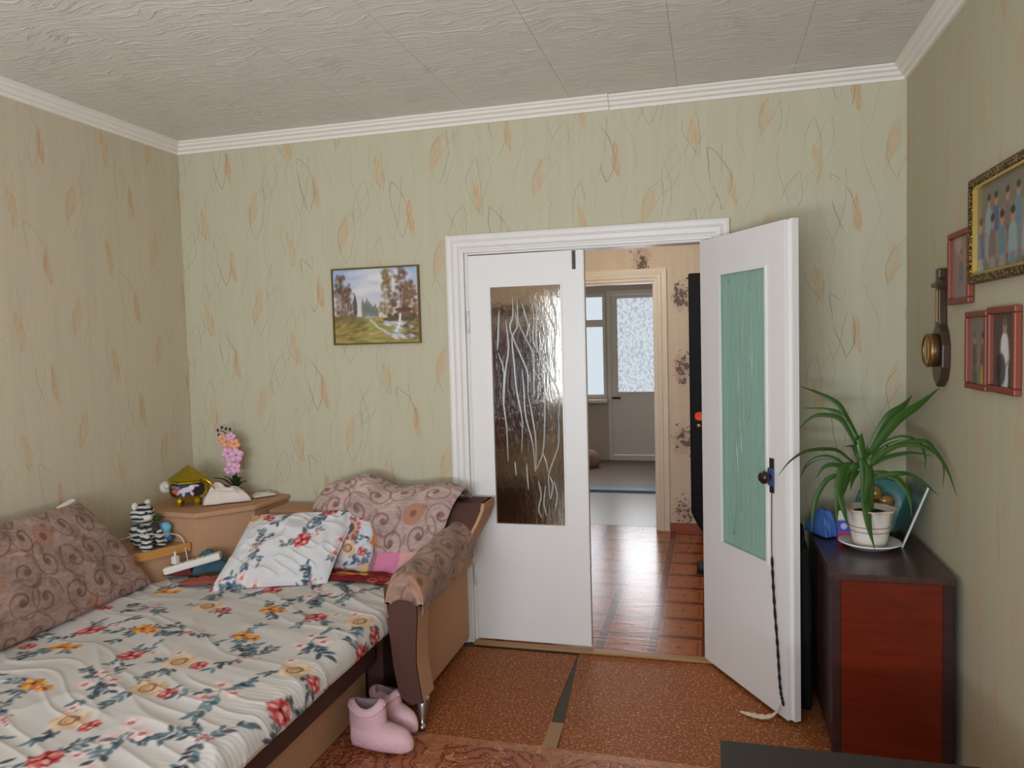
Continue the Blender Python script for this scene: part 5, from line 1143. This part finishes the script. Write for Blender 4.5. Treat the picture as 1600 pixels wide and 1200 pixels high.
# ------------------------------------------------------------------ chest by the right wall
def wood(name, c1_, c2_, rough=.25, st=(1.5, 1.5, 14)):
    m = newmat(name, c1_, rough, spec=.5); nb = NB(m); co = nb.coord(); n = nb.noise(nb.scale(co, st), 2.2, 4, .6, 1.0)
    nb.l.new(nb.mix(nb.sm(n, .3, .7), l4(c1_), l4(c2_)), bsdf(m).inputs['Base Color']); return m
M['mahog'] = wood('polished_mahogany', (106, 32, 12), (92, 26, 10)); M['chesttop'] = wood('dark_brown_veneer', (74, 48, 42), (58, 36, 32), .28, (10, 2, 2)); M['chestedge'] = wood('dark_edge_veneer', (58, 30, 28), (44, 24, 22), .35)
CX0, CX1, CY0, CY1, CZ = .408, .800, 2.845, 3.50, .70
ch_ = thing('chest', ((CX0+CX1)/2, 3.17, 0), 'polished mahogany chest with dark top standing against the right wall', 'chest')
rbox('top_board', (CX0-.004, CX1+.004, CY0-.008, CY1, CZ-.024, CZ), M['chesttop'], ch_, .003)
mesh('carcass', *boxes((CX0+.012, CX1-.012, CY0+.012, CY1-.01, .02, CZ-.024)), M['chestedge'], ch_)
mesh('side_panel', *boxes((CX0+.030, CX1-.034, CY0+.003, CY0+.012, .03, CZ-.024)), M['mahog'], ch_, label='glossy red mahogany panel')
for a, b in ((CX0, CX0+.030), (CX1-.034, CX1)): rbox('corner_post', (a, b, CY0-.002, CY0+.03, 0, CZ-.024), M['chestedge'], ch_, .003)
for a in (CX0, CX1-.03): rbox('corner_post', (a, a+.03, CY1-.03, CY1, 0, CZ-.024), M['chestedge'], ch_, .003)
for k in range(2): rbox('cupboard_door', (CX0-.001, CX0+.011, CY0+.032+k*.30, CY0+.032+k*.30+.29, .06, CZ-.03), M['chestedge'], ch_, .003)
mesh('plinth', *boxes((CX0+.02, CX1-.02, CY0+.02, CY1-.02, 0, .03)), M['chestedge'], ch_)

# saucer, pot and plant
PX_, PY_ = .602, 3.215
M['ceramic'] = newmat('cream_ceramic', (228, 220, 204), .32)
sc_ = mesh('saucer', *lathe([(0, .002), (.075, .002), (.112, .022), (.117, .024), (.113, .029), (.078, .010), (0, .009)], 44, (PX_, PY_, CZ)), newmat('white_enamel', (226, 226, 224), .25), smooth=True)
tag(sc_, 'white round saucer under the flower pot on the chest', 'saucer')
pt = thing('potted_plant', (PX_, PY_, CZ+.012), 'long-leaved green houseplant in a cream ceramic pot on the chest', 'plant')
mp = newmat('stained_cream_pot', (228, 216, 198), .4); nb = NB(mp); X = nb.xyz(nb.coord()); zf = X[2]
dirt = nb.m('MAXIMUM', nb.sm(zf, .030, .0), nb.sm(zf, .128, .146)); nb.l.new(nb.mix(nb.mul(dirt, nb.mr(nb.noise(nb.coord(), 22, 3), .3, .7, .2, .8)), l4((230, 222, 208)), l4((168, 116, 82))), bsdf(mp).inputs['Base Color'])
wv = lambda a, i: .055*math.cos(8*a) if 4 <= i <= 6 else 0
mesh('pot', *lathe([(0, 0), (.058, 0), (.062, .008), (.078, .085), (.084, .135), (.098, .146), (.094, .150), (.080, .140), (.076, .125), (0, .125)], 64, (PX_, PY_, CZ+.012), wv), mp, pt, False, True)
for z, r in ((.080, .0785), (.060, .0745)):
    mesh('pot_groove', *tube([(PX_+r*math.cos(a), PY_+r*math.sin(a), CZ+.012+z) for a in np.linspace(0, 2*math.pi, 49)], .0016, 5, False), newmat('groove_brown', (150, 112, 84), .6), pt)
mesh('soil', *lathe([(.0785, .122), (.06, .132), (.03, .138), (0, .14)], 24, (PX_, PY_, CZ+.012), lambda a, i: .02*math.sin(7*a)), grainy('dark_soil', (44, 28, 20), .95, .4, 80, bump=.6), pt, False, True)
M['leafg'] = grainy('strap_leaf_green', (54, 88, 32), .38, .28, 30, (1, 1, 1)); nb = NB(M['leafg'])
mesh('stem', *tube(catmull([(PX_, PY_, CZ+.13), (PX_+.004, PY_, CZ+.25), (PX_-.004, PY_, CZ+.36)], 12), np.linspace(.014, .012, 13), 12), grainy('stem_green', (74, 98, 44), .5, .2, 30), pt, False, True)
def unproj(px, py, yv):
    d = r2*((px-800)/F_PX)-u2*((py-600)/F_PX)+fwd; t = yv/d.y; return np.array([d.x*t, yv, CAM_H+d.z*t])
LV = [  # (tip depth offset, half width, points)
    (.10, .011, [(720, 420), (650, 290), (590, 200), (470, 135), (360, 95)]), (.06, .009, [(715, 430), (640, 290), (540, 240), (380, 230)]), (-.03, .010, [(710, 460), (620, 310), (530, 275), (430, 290), (345, 370)]),
    (-.30, .007, [(690, 570), (600, 500), (520, 487), (400, 500), (300, 560), (225, 650)]), (.02, .009, [(660, 610), (570, 545), (480, 540), (400, 590), (365, 660)]), (-.05, .009, [(660, 620), (580, 585), (510, 600), (450, 680)]),
    (-.08, .010, [(660, 640), (540, 670), (470, 770), (440, 900), (430, 1010)]), (-.13, .016, [(700, 590), (630, 600), (600, 700), (590, 850), (590, 980)]), (-.16, .014, [(720, 590), (650, 640), (610, 760), (640, 900), (658, 965)]),
    (-.18, .020, [(745, 540), (765, 680), (770, 830), (790, 980), (830, 1120)]), (.05, .017, [(790, 500), (900, 300), (1000, 220), (1065, 145)]), (-.24, .018, [(790, 520), (960, 310), (1100, 210), (1240, 97)]),
    (-.10, .010, [(780, 560), (880, 460), (1000, 415), (1100, 450), (1140, 530), (1140, 630)]), (-.26, .009, [(785, 580), (900, 490), (1020, 460), (1150, 480), (1250, 570), (1255, 730)]), (.04, .008, [(785, 600), (900, 540), (1050, 510), (1180, 530)]),
    (-.36, .011, [(790, 600), (930, 480), (1120, 440), (1200, 500), (1280, 620), (1340, 780)]), (-.12, .013, [(775, 640), (880, 640), (970, 680), (1040, 780), (1060, 920)]), (-.26, .010, [(780, 660), (980, 640), (1090, 670), (1230, 780)]),
    (.02, .016, [(755, 560), (735, 440), (750, 385)]), (-.10, .012, [(720, 620), (690, 660), (675, 745)]), (-.05, .013, [(735, 600), (700, 590), (660, 660), (620, 780), (600, 880)]), (-.12, .015, [(770, 560), (790, 640), (775, 760), (760, 860)]), (.06, .015, [(760, 600), (725, 500), (700, 430)]), (.12, .014, [(770, 560), (800, 480), (850, 440), (940, 490)]), (.14, .012, [(735, 580), (700, 480), (640, 470)])]
M['leaf_mid'] = newmat('leaf_midrib', (112, 140, 66), .45)
for off, hw, pts in LV:
    n = len(pts); P3 = [unproj(1160+x/4, 580+y/4, PY_+off*(i/(n-1))**1.3) for i, (x, y) in enumerate(pts)]
    C_ = catmull(P3, 26); V = []
    base_d = C_[0]-np.array([PX_, PY_, C_[0][2]])
    for i, p in enumerate(C_):
        q = i/26; tn = C_[min(i+1, 26)]-C_[max(i-1, 0)]; tn /= np.linalg.norm(tn); vw = np.array([0.15, -1.0, 0.35]); sd3 = np.cross(tn, vw); sd3 /= np.linalg.norm(sd3)+1e-9
        w = hw*(.62+.38*math.sin(math.pi*min(q*1.1, 1)))*(1-q**3.2)+.0006; nn = np.cross(sd3, tn)
        V += [tuple(p-sd3*w+nn*w*.28), tuple(p), tuple(p+sd3*w+nn*w*.28)]
    o = mesh('leaf', V, gridf(27, 3), M['leafg'], pt, False, True); md = o.modifiers.new('solidify', 'SOLIDIFY'); md.thickness = .0012

# other things on the chest
M['bluebag'] = newmat('blue_plastic_bag', (74, 112, 180), .4)
cloth_lump('blue_bag', .452, 3.395, CZ+.0005, .040, .075, .075, M['bluebag'], 'crumpled blue plastic bag on the chest beside the open door', 'bag', 21, 26, .5, rough=.9)
cbx = Canvas(.06, .13, .002, (58, 84, 180)); cbx.rect(0, .06, 0, .035, (206, 44, 44)); cbx.rect(0, .06, .085, .13, (226, 220, 210)); cbx.ell(.03, .06, .016, .012, (212, 206, 226), .8)
u, v = np.meshgrid(np.linspace(0, 1, 16), np.linspace(0, 1, 26), indexing='ij')
bxo = thing('small_carton', (.515, 3.325, CZ), 'small blue and red carton behind the flower pot', 'carton')
mesh('carton_body', *boxes((.497, .545, 3.302, 3.340, CZ, CZ+.125)), newmat('carton_blue', (58, 84, 180), .5), bxo)
mesh('printed_face', np.stack([(.497+.048*u).ravel(), np.full(u.size, 3.3012), (CZ+.125*v).ravel()], 1), gridf(16, 26), M['picture'], bxo, False, False, cbx.sample((u*.06).ravel(), (v*.125).ravel()))
gp = thing('clear_panel', (.765, 3.36, CZ), 'slanted clear acrylic panel leaning on the right wall behind the plant', 'panel')
V, Fc = boxes((-.002, .002, -.13, .10, 0, .26)); V = [(.722+x*1+z*.36, 3.36+y, CZ+.001+z*.93) for x, y, z in V]
mesh('panel_sheet', V, Fc, glass_mat('clear_acrylic', (214, 226, 226), .7, .08), gp)
V, Fc = boxes((-.004, .004, -.136, -.130, 0, .262)); V = [(.722+x+z*.36, 3.36+y, CZ+.001+z*.93) for x, y, z in V]; mesh('panel_edge', V, Fc, newmat('pale_edge', (206, 208, 204), .4), gp)
fg = thing('figurine', (.66, 3.39, CZ), 'brown and gold glazed figurine behind the flower pot', 'figurine')
mesh('figurine_body', *lathe([(0, 0), (.045, 0), (.05, .03), (.032, .07), (.04, .11), (.03, .145), (.012, .16), (0, .165)], 20, (.655, 3.385, CZ), lambda a, i: .12*math.sin(3*a+i)), grainy('brown_glaze', (92, 62, 44), .25, .3, 20), fg, False, True)
mesh('figurine_head', *ico((.655, 3.380, CZ+.185), .028, .028, .030, 2), grainy('gold_glaze', (172, 132, 76), .22, .3, 20, metal=.4), fg, False, True)
mesh('figurine_wing', *ico((.695, 3.375, CZ+.15), .035, .018, .028, 2), grainy('gold_glaze_wing', (168, 132, 80), .22, .3, 20, metal=.4), fg, False, True)
V, Fc = [], []
dm = thing('round_dish', (.72, 3.46, CZ), 'round teal dish standing on edge against the wall behind the plant', 'dish')
pd = lathe([(0, .004), (.07, .004), (.112, .018), (.118, .022), (.112, .026), (.07, .012), (0, .011)], 36)
mesh('dish_body', [(.700+x*.95, 3.455-z*.8+y*.18, CZ+.120+y*.96) for x, y, z in pd[0]], pd[1], grainy('teal_glaze', (58, 116, 112), .3, .35, 9), dm, False, True)

# ------------------------------------------------------------------ dark low table in the foreground
M['darktable'] = wood('dark_wenge_veneer', (42, 32, 28), (34, 26, 22), .65, (12, 2, 2))
tbx0, tbx1, tby0, tby1, tbz = .012, .62, 1.30, 1.985, .50
tt = thing('low_table', (.31, 1.64, 0), 'dark low table with its corner at the bottom edge of the view', 'table')
rbox('tabletop', (tbx0, tbx1, tby0, tby1, tbz-.03, tbz), M['darktable'], tt, .003)
for a in (tbx0+.03, tbx1-.08):
    for b in (tby0+.03, tby1-.08): rbox('leg', (a, a+.05, b, b+.05, 0, tbz-.03), M['darktable'], tt, .003)
mesh('apron', *boxes((tbx0+.045, tbx1-.045, tby1-.065, tby1-.045, tbz-.09, tbz-.03), (tbx0+.045, tbx1-.045, tby0+.045, tby0+.065, tbz-.09, tbz-.03), (tbx0+.045, tbx0+.065, tby0+.065, tby1-.065, tbz-.09, tbz-.03), (tbx1-.065, tbx1-.045, tby0+.065, tby1-.065, tbz-.09, tbz-.03)), M['darktable'], tt)

bb = thing('dark_gap_filler', (.355, 3.36, 0), 'black bag-shaped filler added to darken the gap between open door and chest', 'bag')  # made-up dark bag shape, added so the gap by the door reads black
V = []
for j in range(12):
    q = j/11; z = .003+.66*q; fx = .036*(1-.35*q**3); fy = .13*(1-.25*q**2)
    V.append([(.362+fx*(1+.1*math.sin(3*a+5*q))*np.sign(math.cos(a))*abs(math.cos(a))**.6, 3.36+fy*np.sign(math.sin(a))*abs(math.sin(a))**.6, z) for a in np.linspace(0, 2*math.pi, 24, endpoint=False)])
mesh('filler_body', *loft(V, 24), grainy('black_filler_cloth', (24, 22, 22), .85, .2, 40), bb, False, True)
mesh('filler_handle', *tube(catmull([(.362, 3.29, .655), (.362, 3.31, .72), (.362, 3.36, .745), (.362, 3.41, .72), (.362, 3.43, .655)], 20), .007, 8), M['black_vinyl'], bb, False, True)
